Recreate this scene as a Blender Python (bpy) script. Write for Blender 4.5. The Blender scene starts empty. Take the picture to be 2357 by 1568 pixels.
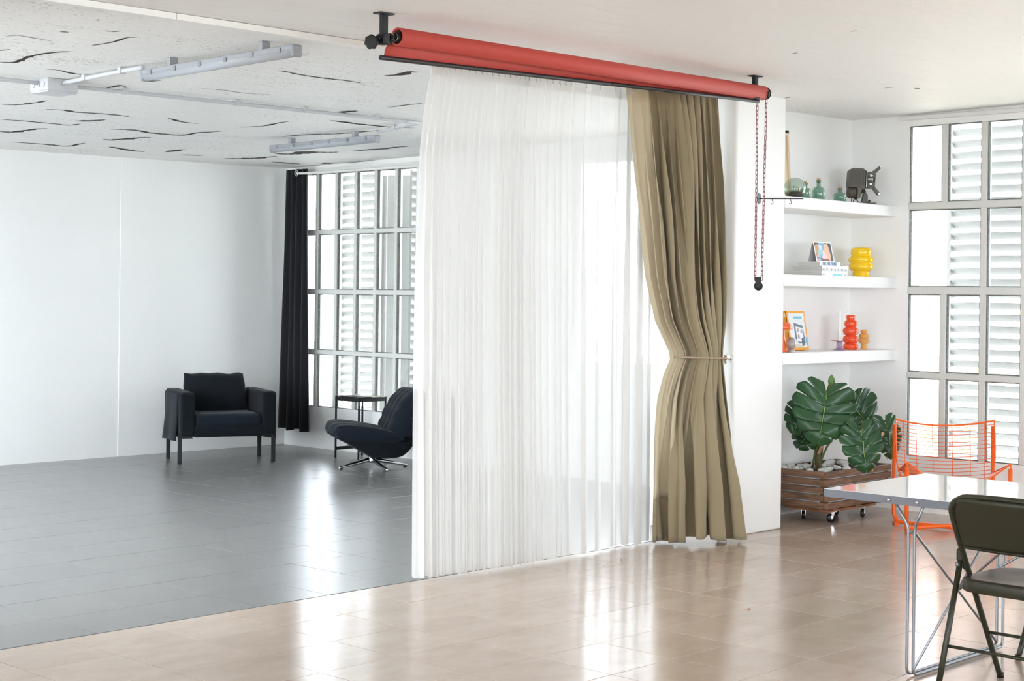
import bpy, bmesh, math, random
from mathutils import Vector, Matrix, Quaternion, noise as mnoise

SKY = 12.0       # brightness of the overcast sky
EXPO = 0.64

# ------------------------------------------------------------------ camera, world, light, exposure
scene = bpy.context.scene
COL = scene.collection
PHI = math.radians(43.547)          # heading of the lens, measured from the X axis of the tile grid
ROLL = math.radians(0.70)
fw = Vector((math.cos(PHI), math.sin(PHI), 0)); rt = Vector((math.sin(PHI), -math.cos(PHI), 0)); upv = Vector((0, 0, 1))
cx = rt * math.cos(ROLL) + upv * math.sin(ROLL); cy = -rt * math.sin(ROLL) + upv * math.cos(ROLL)
cam_d = bpy.data.cameras.new('camera'); cam = bpy.data.objects.new('camera', cam_d); COL.objects.link(cam)
m = Matrix((cx, cy, -fw)).transposed().to_4x4(); m.translation = Vector((0, 0, 1.5)); cam.matrix_world = m
cam_d.sensor_fit = 'HORIZONTAL'; cam_d.sensor_width = 36.0; cam_d.lens = 3650.0 / 2357.0 * 36.0
cam_d.shift_y = -104.0 / 2357.0; cam_d.clip_end = 300; cam_d.clip_start = 0.05
scene.camera = cam

world = bpy.data.worlds.new('overcast_sky'); scene.world = world; world.use_nodes = True
bg = world.node_tree.nodes['Background']
bg.inputs['Color'].default_value = (0.86, 0.91, 1.0, 1); bg.inputs['Strength'].default_value = SKY
world.cycles.sampling_method = 'MANUAL'; world.cycles.sample_map_resolution = 64

def portal(name, loc, rot, sx, sy):      # marks a window opening for the sampler, gives off no light of its own
    d = bpy.data.lights.new(name, 'AREA'); d.shape = 'RECTANGLE'; d.size = sx; d.size_y = sy; d.cycles.is_portal = True
    o = bpy.data.objects.new(name, d); COL.objects.link(o); o.location = loc; o.rotation_euler = rot
    return o

vs = scene.view_settings
vs.view_transform = 'Standard'; vs.look = 'None'; vs.exposure = EXPO; vs.gamma = 1.0; vs.use_curve_mapping = False
scene.cycles.max_bounces = 12; scene.cycles.diffuse_bounces = 7; scene.cycles.glossy_bounces = 3
scene.cycles.transmission_bounces = 8; scene.cycles.transparent_max_bounces = 14
scene.cycles.adaptive_threshold = 0.035; scene.cycles.sample_clamp_indirect = 6.0; scene.cycles.caustics_reflective = False; scene.cycles.caustics_refractive = False

# ------------------------------------------------------------------ surveyed outlines (metres)
CRACKS=[[0.041,[[4.272,7.878],[4.337,7.833],[4.299,7.662],[4.279,7.516],[4.304,7.38],[4.354,7.297]]],[0.029,[[4.587,7.949],[4.659,7.929],[4.777,7.994],[4.897,8.0],[4.962,8.01]]],[0.024,[[4.316,7.038],[4.331,6.945],[4.332,6.849],[4.31,6.718],[4.335,6.663]]],[0.011,[[3.87,7.088],[3.9,7.022],[4.008,7.043],[4.11,7.066]]],[0.052,[[5.27,8.485],[5.263,8.354],[5.244,8.246],[5.302,8.259]]],[0.041,[[5.213,9.583],[5.281,9.544],[5.316,9.377],[5.315,9.194]]],[0.053,[[5.553,9.617],[5.668,9.594],[5.823,9.621],[6.014,9.587],[6.2,9.607]]],[0.048,[[5.633,10.379],[5.789,10.358],[5.982,10.37],[6.18,10.382],[6.202,10.245]]],[0.073,[[6.11,10.119],[6.141,10.025],[6.182,9.89]]],[0.082,[[6.033,11.114],[6.128,11.097],[6.141,10.905],[6.182,10.689]]],[0.105,[[6.939,11.137],[7.015,11.126],[7.043,10.96],[7.119,10.732]]],[0.079,[[6.556,10.425],[6.705,10.338],[6.852,10.416],[7.043,10.458],[7.184,10.421],[7.18,10.199],[7.237,9.963]]],[0.078,[[6.515,11.796],[6.729,11.804],[6.9,11.814],[7.028,11.803],[6.972,11.473]]],[0.082,[[7.302,11.635],[7.506,11.735],[7.665,11.815],[7.781,11.824]]],[0.106,[[7.948,11.716],[7.902,11.526],[7.925,11.413]]],[0.115,[[8.669,11.887],[8.8,11.818],[8.874,11.647],[8.903,11.393]]],[0.162,[[8.712,11.201],[8.851,11.121],[8.867,10.889],[9.03,10.715]]],[0.036,[[5.538,7.096],[5.626,7.111],[5.792,7.154],[5.925,7.152],[6.065,7.156],[6.209,7.16]]],[0.033,[[5.256,6.94],[5.25,6.791],[5.267,6.658],[5.277,6.535]]],[0.068,[[6.103,6.833],[6.14,6.735],[6.091,6.621],[6.147,6.606]]],[0.017,[[5.673,8.017],[5.839,7.997],[5.997,8.025],[6.156,7.958]]],[0.077,[[7.131,8.525],[7.115,8.391],[7.113,8.246]]],[0.071,[[7.365,8.834],[7.504,8.848],[7.703,8.877],[7.964,8.87],[8.164,8.786]]],[0.038,[[7.186,9.656],[7.249,9.475],[7.218,9.284],[7.197,9.089]]],[0.046,[[6.46,9.516],[6.633,9.623],[6.801,9.662]]],[0.057,[[7.826,9.972],[7.883,9.727],[8.025,9.461],[8.072,9.051]]],[0.086,[[9.044,10.538],[9.104,10.252],[9.097,9.878]]],[0.1,[[9.221,11.88],[9.433,11.904],[9.572,11.915]]],[0.124,[[9.685,11.729],[9.734,11.601]]],[0.061,[[9.797,11.571],[9.862,11.104],[9.978,10.734]]],[0.032,[[5.265,7.983],[5.3,7.895]]],[0.073,[[8.17,11.847],[8.373,11.807]]],[0.031,[[7.143,7.975],[7.146,7.764],[7.147,7.626]]],[0.025,[[4.076,7.518],[4.091,7.437]]],[0.021,[[4.126,6.618],[4.189,6.592]]],[0.021,[[3.987,6.79],[4.026,6.773]]],[0.03,[[8.654,5.81],[8.648,5.763]]],[0.049,[[10.185,5.606],[10.188,5.556]]],[0.028,[[8.828,4.976],[8.869,4.961]]],[0.018,[[8.692,5.107],[8.703,5.048]]],[0.013,[[7.088,4.715],[7.082,4.676]]],[0.011,[[6.698,4.118],[6.693,4.084]]],[0.024,[[10.303,5.181],[10.279,4.963]]],[0.025,[[10.243,5.877],[10.267,5.592]]]]
SHEER_L=[[5.73, 6.06, 2.704], [5.686, 6.06, 2.494], [5.662, 6.06, 2.288], [5.647, 6.06, 1.675], [5.649, 6.06, 0.995], [5.668, 6.06, 0.03]]
OL_L=[[7.244, 5.98, 2.702], [7.275, 5.98, 2.584], [7.326, 5.98, 2.232], [7.381, 5.98, 1.976], [7.45, 5.98, 1.614], [7.551, 5.98, 1.353], [7.713, 5.98, 1.134], [7.642, 5.98, 1.03], [7.577, 5.98, 0.879], [7.531, 5.98, 0.671], [7.557, 6.02, 0.403], [7.548, 6.02, 0.193], [7.56, 6.02, 0.028]]
OL_R=[[8.1, 5.937, 2.738], [8.1, 5.923, 2.655], [8.11, 5.904, 2.279], [8.12, 5.897, 2.007], [8.12, 5.888, 1.625], [8.11, 5.88, 1.353], [8.1, 5.886, 1.13], [8.1, 5.871, 1.022], [8.1, 5.849, 0.865], [8.1, 5.813, 0.651], [8.1, 5.769, 0.384], [8.1, 5.73, 0.172], [8.1, 5.695, 0.015]]

# ------------------------------------------------------------------ helpers
def lin(c):
    return tuple(((v / 255.0) / 12.92 if v / 255.0 <= 0.04045 else ((v / 255.0 + 0.055) / 1.055) ** 2.4) for v in c)

MATS = {}
def mat(name, rgb, rough=0.5, metal=0.0, spec=0.5, bump=None, var=None, trans=0.0, ior=1.45, coat=0.0, stretch=(1, 1, 1), sheen=0.0):
    """procedural principled material: bump=(scale, strength), var=(scale, amount) of colour mottling"""
    if name in MATS: return MATS[name]
    mt = bpy.data.materials.new(name); mt.use_nodes = True; nt = mt.node_tree; b = nt.nodes['Principled BSDF']
    col = lin(rgb)
    b.inputs['Base Color'].default_value = (*col, 1); b.inputs['Roughness'].default_value = rough
    b.inputs['Metallic'].default_value = metal; b.inputs['Specular IOR Level'].default_value = spec
    b.inputs['Transmission Weight'].default_value = trans; b.inputs['IOR'].default_value = ior; b.inputs['Coat Weight'].default_value = coat
    if sheen: b.inputs['Sheen Weight'].default_value = sheen
    if bump or var:
        tc = nt.nodes.new('ShaderNodeTexCoord'); mp = nt.nodes.new('ShaderNodeMapping'); mp.inputs['Scale'].default_value = stretch
        nt.links.new(tc.outputs['Object'], mp.inputs['Vector'])
    if bump:
        n = nt.nodes.new('ShaderNodeTexNoise'); n.inputs['Scale'].default_value = bump[0]; n.inputs['Detail'].default_value = 4
        bn = nt.nodes.new('ShaderNodeBump'); bn.inputs['Strength'].default_value = bump[1]; bn.inputs['Distance'].default_value = 0.01
        nt.links.new(mp.outputs['Vector'], n.inputs['Vector']); nt.links.new(n.outputs['Fac'], bn.inputs['Height']); nt.links.new(bn.outputs['Normal'], b.inputs['Normal'])
    if var:
        n = nt.nodes.new('ShaderNodeTexNoise'); n.inputs['Scale'].default_value = var[0]; n.inputs['Detail'].default_value = 5
        r = nt.nodes.new('ShaderNodeValToRGB'); r.color_ramp.elements[0].position = 0.3; r.color_ramp.elements[1].position = 0.7
        lo = tuple(max(0, v * (1 - var[1])) for v in col); hi = tuple(min(1, v * (1 + var[1])) for v in col)
        r.color_ramp.elements[0].color = (*lo, 1); r.color_ramp.elements[1].color = (*hi, 1)
        nt.links.new(mp.outputs['Vector'], n.inputs['Vector']); nt.links.new(n.outputs['Fac'], r.inputs['Fac']); nt.links.new(r.outputs['Color'], b.inputs['Base Color'])
    MATS[name] = mt
    return mt

def tag(o, label=None, cat=None, group=None, kind=None):
    if label: o['label'] = label
    if cat: o['category'] = cat
    if group: o['group'] = group
    if kind: o['kind'] = kind
    return o

def empty(name, loc=(0, 0, 0), rz=0.0, parent=None):
    o = bpy.data.objects.new(name, None); o.empty_display_size = 0.05; COL.objects.link(o)
    o.location = loc; o.rotation_euler = (0, 0, rz)
    if parent: o.parent = parent
    return o

def thing(name, label, cat, loc=(0, 0, 0), rz=0.0, group=None):
    return tag(empty(name, loc, rz), label, cat, group)

class MB:
    """collects shapes, build() links them as one mesh object"""
    def __init__(s): s.v = []; s.f = []; s.sm = []
    def add(s, vs_, fs, smooth=False):
        n = len(s.v); s.v += [tuple(v) for v in vs_]; s.f += [tuple(i + n for i in f) for f in fs]; s.sm += [smooth] * len(fs)
        return s
    def box(s, c, d, rot=None):
        hx, hy, hz = d[0] / 2, d[1] / 2, d[2] / 2
        P = [Vector((x, y, z)) for z in (-hz, hz) for y in (-hy, hy) for x in (-hx, hx)]
        if rot is not None: P = [rot @ p for p in P]
        c = Vector(c)
        return s.add([p + c for p in P], [(0, 2, 3, 1), (4, 5, 7, 6), (0, 1, 5, 4), (2, 6, 7, 3), (0, 4, 6, 2), (1, 3, 7, 5)])
    def b2(s, x0, x1, y0, y1, z0, z1):
        return s.box(((x0 + x1) / 2, (y0 + y1) / 2, (z0 + z1) / 2), (abs(x1 - x0), abs(y1 - y0), abs(z1 - z0)))
    def tube(s, path, r, n=8, closed=False, cap=True, radii=None):
        P = [Vector(p) for p in path]; m_ = len(P); rings = []
        t0 = (P[1] - P[0]).normalized(); a = Vector((0, 0, 1)) if abs(t0.z) < 0.9 else Vector((1, 0, 0))
        u = t0.cross(a).normalized(); tp = t0
        for i in range(m_):
            if closed: t = (P[(i + 1) % m_] - P[i - 1]).normalized()
            elif i == 0: t = t0
            elif i == m_ - 1: t = (P[i] - P[i - 1]).normalized()
            else:
                t = ((P[i] - P[i - 1]).normalized() + (P[i + 1] - P[i]).normalized())
                t = t.normalized() if t.length > 1e-6 else tp
            q = tp.rotation_difference(t); u = (q @ u); u = (u - t * u.dot(t)).normalized(); w = t.cross(u); tp = t
            rr = radii[i] if radii else r
            rings.append([P[i] + (u * math.cos(2 * math.pi * k / n) + w * math.sin(2 * math.pi * k / n)) * rr for k in range(n)])
        V = [p for rg in rings for p in rg]; F = []
        for i in range(m_ if closed else m_ - 1):
            j = (i + 1) % m_
            for k in range(n): F.append((i * n + k, i * n + (k + 1) % n, j * n + (k + 1) % n, j * n + k))
        s.add(V, F, True)
        if cap and not closed:
            b = len(s.v) - len(V)
            s.f += [tuple(b + k for k in reversed(range(n))), tuple(b + (m_ - 1) * n + k for k in range(n))]; s.sm += [False, False]
        return s
    def lathe(s, prof, c=(0, 0, 0), n=24, axis='z', cap=True, smooth=True):
        c = Vector(c); V = []; F = []
        for (r, h) in prof:
            for k in range(n):
                a = 2 * math.pi * k / n; p = (r * math.cos(a), r * math.sin(a), h)
                if axis == 'x': p = (h, r * math.cos(a), r * math.sin(a))
                if axis == 'y': p = (r * math.cos(a), -h, r * math.sin(a)) if False else (r * math.sin(a), h, r * math.cos(a))
                V.append(Vector(p) + c)
        m_ = len(prof)
        for i in range(m_ - 1):
            for k in range(n): F.append((i * n + k, i * n + (k + 1) % n, (i + 1) * n + (k + 1) % n, (i + 1) * n + k))
        s.add(V, F, smooth)
        if cap:
            b = len(s.v) - len(V)
            if prof[0][0] > 1e-5: s.f.append(tuple(b + k for k in reversed(range(n)))); s.sm.append(False)
            if prof[-1][0] > 1e-5: s.f.append(tuple(b + (m_ - 1) * n + k for k in range(n))); s.sm.append(False)
        return s
    def grid(s, fn, nu, nv, closed_u=False, smooth=True):
        V = [fn(i / (nu if closed_u else nu - 1), j / (nv - 1)) for i in range(nu) for j in range(nv)]; F = []
        for i in range(nu if closed_u else nu - 1):
            for j in range(nv - 1):
                a = i * nv + j; b = ((i + 1) % nu) * nv + j
                F.append((a, b, b + 1, a + 1))
        return s.add(V, F, smooth)
    def prism(s, poly, y0, y1, plane='xz'):
        """extrude a polygon: plane 'xz' along y, 'xy' along z, 'yz' along x"""
        n = len(poly)
        def pt(p, h):
            return {'xz': (p[0], h, p[1]), 'xy': (p[0], p[1], h), 'yz': (h, p[0], p[1])}[plane]
        V = [pt(p, y0) for p in poly] + [pt(p, y1) for p in poly]
        F = [tuple(reversed(range(n))), tuple(range(n, 2 * n))] + [(k, (k + 1) % n, n + (k + 1) % n, n + k) for k in range(n)]
        return s.add(V, F)
    def mesh(s, name):
        me = bpy.data.meshes.new(name); me.from_pydata(s.v, [], s.f); me.polygons.foreach_set('use_smooth', s.sm); me.update()
        bm = bmesh.new(); bm.from_mesh(me); bmesh.ops.recalc_face_normals(bm, faces=bm.faces); bm.to_mesh(me); bm.free()
        return me
    def build(s, name, material, parent=None, loc=None, rot=None, bevel=0.0, segs=2, kind=None):
        me = s.mesh(name)
        if bevel > 0:
            bm = bmesh.new(); bm.from_mesh(me)
            rb = bmesh.ops.bevel(bm, geom=[e for e in bm.edges if e.is_manifold and e.calc_face_angle(0) > 0.5], offset=bevel, segments=segs, profile=0.5, affect='EDGES', clamp_overlap=True)
            for f in bm.faces: f.smooth = False
            for f in rb['faces']: f.smooth = True
            bm.to_mesh(me); bm.free()
        return link(name, me, material, parent, loc, rot, kind)

def link(name, me, material, parent=None, loc=None, rot=None, kind=None):
    if material is not None and not me.materials: me.materials.append(material)
    o = bpy.data.objects.new(name, me); COL.objects.link(o)
    if parent: o.parent = parent
    if loc is not None: o.location = loc
    if rot is not None: o.rotation_euler = rot
    if kind: o['kind'] = kind
    return o

def copy_tree(o, parent=None):
    c = o.copy(); COL.objects.link(c); c.parent = parent
    for ch in list(o.children): copy_tree(ch, c)
    return c

def smooth_path(pts, n=6, closed=False):
    P = [Vector(p) for p in pts]; out = []; m_ = len(P)
    for i in range(m_ if closed else m_ - 1):
        if closed: p0, p1, p2, p3 = P[i - 1], P[i], P[(i + 1) % m_], P[(i + 2) % m_]
        else: p0, p1, p2, p3 = P[max(i - 1, 0)], P[i], P[i + 1], P[min(i + 2, m_ - 1)]
        for k in range(n):
            t = k / n
            out.append(0.5 * ((2 * p1) + (p2 - p0) * t + (2 * p0 - 5 * p1 + 4 * p2 - p3) * t * t + (3 * p1 - p0 - 3 * p2 + p3) * t ** 3))
    if not closed: out.append(P[-1])
    return out

def fillet(pts, r, n=5):
    """polyline with its corners rounded to radius r"""
    P = [Vector(p) for p in pts]; out = [P[0]]
    for i in range(1, len(P) - 1):
        a = (P[i - 1] - P[i]); b = (P[i + 1] - P[i]); d = min(r, a.length * 0.49, b.length * 0.49)
        A = P[i] + a.normalized() * d; B = P[i] + b.normalized() * d
        for k in range(n + 1):
            t = k / n; out.append(A * (1 - t) ** 2 + P[i] * 2 * t * (1 - t) + B * t * t)
    out.append(P[-1])
    return out

def interp(tab, t):
    """piecewise linear in a list of (t, value-tuple)"""
    for i in range(len(tab) - 1):
        if t <= tab[i + 1][0] or i == len(tab) - 2:
            a, b = tab[i], tab[i + 1]; k = min(1, max(0, (t - a[0]) / (b[0] - a[0] + 1e-9)))
            return [x + (y - x) * k for x, y in zip(a[1], b[1])]

def text_mesh(txt, size, name, material, parent, loc, rot, extrude=0.0004, sx=1.0):
    cu = bpy.data.curves.new(name, 'FONT'); cu.body = txt; cu.size = size; cu.extrude = extrude; cu.align_x = 'CENTER'; cu.align_y = 'CENTER'
    o = bpy.data.objects.new(name, cu); COL.objects.link(o)
    dg = bpy.context.evaluated_depsgraph_get(); me = bpy.data.meshes.new_from_object(o.evaluated_get(dg)); bpy.data.objects.remove(o)
    me.materials.clear()
    t = link(name, me, material, parent, loc, rot); t.scale = (sx, 1, 1)
    return t

def Zc(x, y):            # underside of the ceiling slab, a little out of level
    return 2.79 - 0.0135 * (y - 6.1) + 0.012 * (x - 8)
random.seed(7)
rnd = random.uniform

# ------------------------------------------------------------------ shared materials
M_wall = mat('white_plaster', (244, 244, 243), 0.65, spec=0.3, bump=(55, 0.12))
M_trim = mat('white_gloss_paint', (236, 236, 233), 0.45)
M_frame = mat('painted_concrete_mullion', (216, 216, 213), 0.6, bump=(60, 0.2))
M_seal = mat('grey_green_putty', (112, 116, 110), 0.7, bump=(120, 0.4), var=(60, 0.35))
M_black = mat('black_metal', (12, 12, 13), 0.5, bump=(300, 0.05))
M_chrome = mat('chrome', (225, 226, 228), 0.12, metal=1.0)
M_steel = mat('grey_steel', (150, 152, 155), 0.35, metal=0.85)

def glass_mat():
    mt = bpy.data.materials.new('window_glass'); mt.use_nodes = True; nt = mt.node_tree; nt.nodes.clear()
    out = nt.nodes.new('ShaderNodeOutputMaterial'); mx = nt.nodes.new('ShaderNodeMixShader'); tr = nt.nodes.new('ShaderNodeBsdfTransparent')
    gl = nt.nodes.new('ShaderNodeBsdfGlossy'); fr = nt.nodes.new('ShaderNodeFresnel'); fr.inputs['IOR'].default_value = 1.25
    tr.inputs['Color'].default_value = (0.95, 0.97, 0.96, 1); gl.inputs['Roughness'].default_value = 0.03
    nt.links.new(fr.outputs[0], mx.inputs[0]); nt.links.new(tr.outputs[0], mx.inputs[1]); nt.links.new(gl.outputs[0], mx.inputs[2]); nt.links.new(mx.outputs[0], out.inputs[0])
    return mt
M_glass = glass_mat()

def tile_mat(name, a, b, rough, seed, spec=0.5, coat=0.0, relief=0.025):
    """glazed stoneware: cloudy colour that differs from tile to tile (object random), fine relief"""
    mt = bpy.data.materials.new(name); mt.use_nodes = True; nt = mt.node_tree; p = nt.nodes['Principled BSDF']
    g = nt.nodes.new('ShaderNodeNewGeometry'); oi = nt.nodes.new('ShaderNodeObjectInfo')
    n = nt.nodes.new('ShaderNodeTexNoise'); n.inputs['Scale'].default_value = 3.5; n.inputs['Detail'].default_value = 8; n.inputs['Roughness'].default_value = 0.7
    mp = nt.nodes.new('ShaderNodeMapping'); mp.inputs['Scale'].default_value = (0.8, 1.6, 1); mp.inputs['Location'].default_value = (seed, seed, 0)
    nt.links.new(g.outputs['Position'], mp.inputs['Vector']); nt.links.new(mp.outputs['Vector'], n.inputs['Vector'])
    mx = nt.nodes.new('ShaderNodeMix'); mx.data_type = 'RGBA'
    ad = nt.nodes.new('ShaderNodeMath'); ad.operation = 'MULTIPLY_ADD'; ad.inputs[1].default_value = 0.25; 
    nt.links.new(oi.outputs['Random'], ad.inputs[0]); nt.links.new(n.outputs['Fac'], ad.inputs[2])
    rp = nt.nodes.new('ShaderNodeMapRange'); rp.inputs['From Min'].default_value = 0.3; rp.inputs['From Max'].default_value = 0.95
    nt.links.new(ad.outputs[0], rp.inputs['Value']); nt.links.new(rp.outputs['Result'], mx.inputs['Factor'])
    mx.inputs['A'].default_value = (*lin(a), 1); mx.inputs['B'].default_value = (*lin(b), 1)
    nt.links.new(mx.outputs['Result'], p.inputs['Base Color'])
    n2 = nt.nodes.new('ShaderNodeTexNoise'); n2.inputs['Scale'].default_value = 9; n2.inputs['Detail'].default_value = 3
    nt.links.new(g.outputs['Position'], n2.inputs['Vector'])
    r2 = nt.nodes.new('ShaderNodeMapRange'); r2.inputs['To Min'].default_value = rough * 0.92; r2.inputs['To Max'].default_value = rough * 1.1
    nt.links.new(n2.outputs['Fac'], r2.inputs['Value']); nt.links.new(r2.outputs['Result'], p.inputs['Roughness'])
    n3 = nt.nodes.new('ShaderNodeTexNoise'); n3.inputs['Scale'].default_value = 30; n3.inputs['Detail'].default_value = 3
    nt.links.new(mp.outputs['Vector'], n3.inputs['Vector'])
    bp = nt.nodes.new('ShaderNodeBump'); bp.inputs['Strength'].default_value = relief; bp.inputs['Distance'].default_value = 0.002
    nt.links.new(n3.outputs['Fac'], bp.inputs['Height']); nt.links.new(bp.outputs['Normal'], p.inputs['Normal'])
    p.inputs['Specular IOR Level'].default_value = spec; p.inputs['Coat Weight'].default_value = coat; p.inputs['Coat Roughness'].default_value = 0.3
    return mt
M_beige = tile_mat('beige_tile', (174, 152, 136), (198, 180, 166), 0.17, 3, 0.55)
M_grey = tile_mat('grey_painted_tile', (110, 109, 109), (119, 118, 117), 0.30, 11, 0.8, 0.4, 0.003)

def ceiling_mat():
    mt = bpy.data.materials.new('whitewashed_board_formed_ceiling'); mt.use_nodes = True; nt = mt.node_tree; p = nt.nodes['Principled BSDF']
    g = nt.nodes.new('ShaderNodeNewGeometry')
    def noise(scale, sc, det, dist=0.0):
        mp = nt.nodes.new('ShaderNodeMapping'); mp.inputs['Scale'].default_value = sc
        n = nt.nodes.new('ShaderNodeTexNoise'); n.inputs['Scale'].default_value = scale; n.inputs['Detail'].default_value = det; n.inputs['Distortion'].default_value = dist
        nt.links.new(g.outputs['Position'], mp.inputs['Vector']); nt.links.new(mp.outputs['Vector'], n.inputs['Vector'])
        return n.outputs['Fac']
    def math_(op, a, b):
        m_ = nt.nodes.new('ShaderNodeMath'); m_.operation = op
        for i, x in enumerate((a, b)):
            if isinstance(x, (int, float)): m_.inputs[i].default_value = x
            else: nt.links.new(x, m_.inputs[i])
        return m_.outputs[0]
    streak = noise(6, (0.35, 2.2, 1), 7, 0.6); fine = noise(45, (0.6, 1.4, 1), 4); big = noise(1.2, (1, 1, 1), 3)
    # the studio half is rougher plaster, full of small pits; y > 6 in the room
    sx = nt.nodes.new('ShaderNodeSeparateXYZ'); nt.links.new(g.outputs['Position'], sx.inputs[0])
    half = nt.nodes.new('ShaderNodeMapRange'); half.inputs['From Min'].default_value = 5.95; half.inputs['From Max'].default_value = 6.05
    nt.links.new(sx.outputs['Y'], half.inputs['Value']); half = half.outputs['Result']
    pit = noise(75, (0.5, 1.2, 1), 3); zone = noise(1.7, (0.6, 1.3, 1), 3)
    pm = nt.nodes.new('ShaderNodeMapRange'); pm.inputs['From Min'].default_value = 0.655; pm.inputs['From Max'].default_value = 0.70
    nt.links.new(math_('ADD', pit, math_('MULTIPLY', math_('SUBTRACT', zone, 0.55), 0.35)), pm.inputs['Value'])
    spots = math_('MULTIPLY', pm.outputs['Result'], math_('ADD', math_('MULTIPLY', half, 0.75), 0.06))
    mx = nt.nodes.new('ShaderNodeMix'); mx.data_type = 'RGBA'
    mx.inputs['A'].default_value = (*lin((238, 237, 235)), 1); mx.inputs['B'].default_value = (*lin((112, 100, 84)), 1)
    nt.links.new(spots, mx.inputs['Factor']); nt.links.new(mx.outputs['Result'], p.inputs['Base Color'])
    h = math_('ADD', math_('MULTIPLY', streak, 0.45), math_('MULTIPLY', fine, math_('ADD', 0.12, math_('MULTIPLY', half, 0.30))))
    rn = noise(3.2, (0.28, 1.9, 1), 9, 1.5); rid = math_('POWER', math_('MAXIMUM', 0.0, math_('SUBTRACT', 1.0, math_('ABSOLUTE', math_('MULTIPLY', math_('SUBTRACT', rn, 0.5), 7.0), 0))), 9.0)
    rid = math_('MAXIMUM', rid, 0.0)
    h = math_('ADD', h, math_('MULTIPLY', rid, 0.22))
    h = math_('SUBTRACT', h, math_('MULTIPLY', pm.outputs['Result'], math_('MULTIPLY', half, 0.3)))
    bp = nt.nodes.new('ShaderNodeBump'); bp.inputs['Strength'].default_value = 0.5; bp.inputs['Distance'].default_value = 0.02
    nt.links.new(h, bp.inputs['Height']); nt.links.new(bp.outputs['Normal'], p.inputs['Normal'])
    p.inputs['Roughness'].default_value = 0.55; p.inputs['Specular IOR Level'].default_value = 0.35
    return mt
M_ceil = ceiling_mat()

# ------------------------------------------------------------------ the setting
XW = 10.15      # window wall of the front room
XS = 9.83       # window wall of the studio behind the curtain
YF = 5.835      # face of the pillar and of the shelves
YB = 6.224      # back of the shelf niche
YE = 12.42      # end wall of the studio
X0, Y0 = -2.5, -3.0

def struct(o): o['kind'] = 'structure'; return o

# floors: a mortar bed with a tile object for each tile in view, the rest joined
def sees(x, y):
    d = Vector((x, y, 0)) - Vector((0, 0, 1.5)); z = d.dot(fw)
    if z < 0.5: return False
    return abs(d.dot(rt) / z) < 1200 / 3650.0 and -d.z / z < 905 / 3650.0
def floor_field(name, material, x0, x1, y0, y1, ox, oy, pitch, grout, holes=()):
    bed = struct(MB().b2(x0, x1, y0, min(y1, 6.28) if y0 < 0 else y1, -0.12 if y0 < 0 else -0.1, -0.0035 if y0 < 0 else -0.0034).build(name, grout))
    h = pitch / 2 - 0.0014
    me = MB().b2(-h, h, -h, h, -0.006, 0.0).mesh('tile'); me.materials.append(material)
    bm = bmesh.new(); bm.from_mesh(me)
    bmesh.ops.bevel(bm, geom=[e for e in bm.edges if all(v.co.z > -0.001 for v in e.verts)], offset=0.0012, segments=1, affect='EDGES'); bm.to_mesh(me); bm.free()
    rest = MB()
    i0, i1 = math.floor((x0 - ox) / pitch), math.ceil((x1 - ox) / pitch); j0, j1 = math.floor((y0 - oy) / pitch), math.ceil((y1 - oy) / pitch)
    for i in range(i0, i1):
        for j in range(j0, j1):
            a0, a1 = max(x0, ox + i * pitch), min(x1, ox + (i + 1) * pitch); b0, b1 = max(y0, oy + j * pitch), min(y1, oy + (j + 1) * pitch)
            if a1 - a0 < 0.01 or b1 - b0 < 0.01: continue
            full = (a1 - a0 > pitch - 1e-4) and (b1 - b0 > pitch - 1e-4)
            c = ((a0 + a1) / 2, (b0 + b1) / 2)
            if holes and any(h_[0] <= c[0] <= h_[1] and h_[2] <= c[1] <= h_[3] for h_ in holes): continue
            if any(sees(x, y) for x in (a0, c[0], a1) for y in (b0, c[1], b1)):
                if full: t = link('tile', me, None, bed, (c[0], c[1], 0))
                else: t = MB().b2(-(a1 - a0) / 2 + .0014, (a1 - a0) / 2 - .0014, -(b1 - b0) / 2 + .0014, (b1 - b0) / 2 - .0014, -0.006, 0).build('tile', material, bed, (c[0], c[1], 0))
                t.rotation_euler = (rnd(-1, 1) * 0.0007, rnd(-1, 1) * 0.0007, 0); t.location.z = rnd(-0.0003, 0.0003)
            else: rest.b2(a0 + .0014, a1 - .0014, b0 + .0014, b1 - .0014, -0.006, 0)
    rest.build('tile_field', material, bed, kind='stuff')
    return bed
M_grout_b = mat('beige_grout', (176, 160, 142), 0.8); M_grout_g = mat('grey_grout', (120, 118, 116), 0.8)
floor_field('floor', M_beige, X0, XW + 0.1, Y0, 6.28, 5.6576, 5.661, 0.407, M_grout_b, holes=[(X0, 8.30, 6.069, 7)])
floor_field('floor', M_grey, 2.2, XS + 0.1, 6.076, YE + 0.1, 5.97, 6.48, 0.438, M_grout_g, holes=[(8.30, 11, 6, 6.4)])

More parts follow.
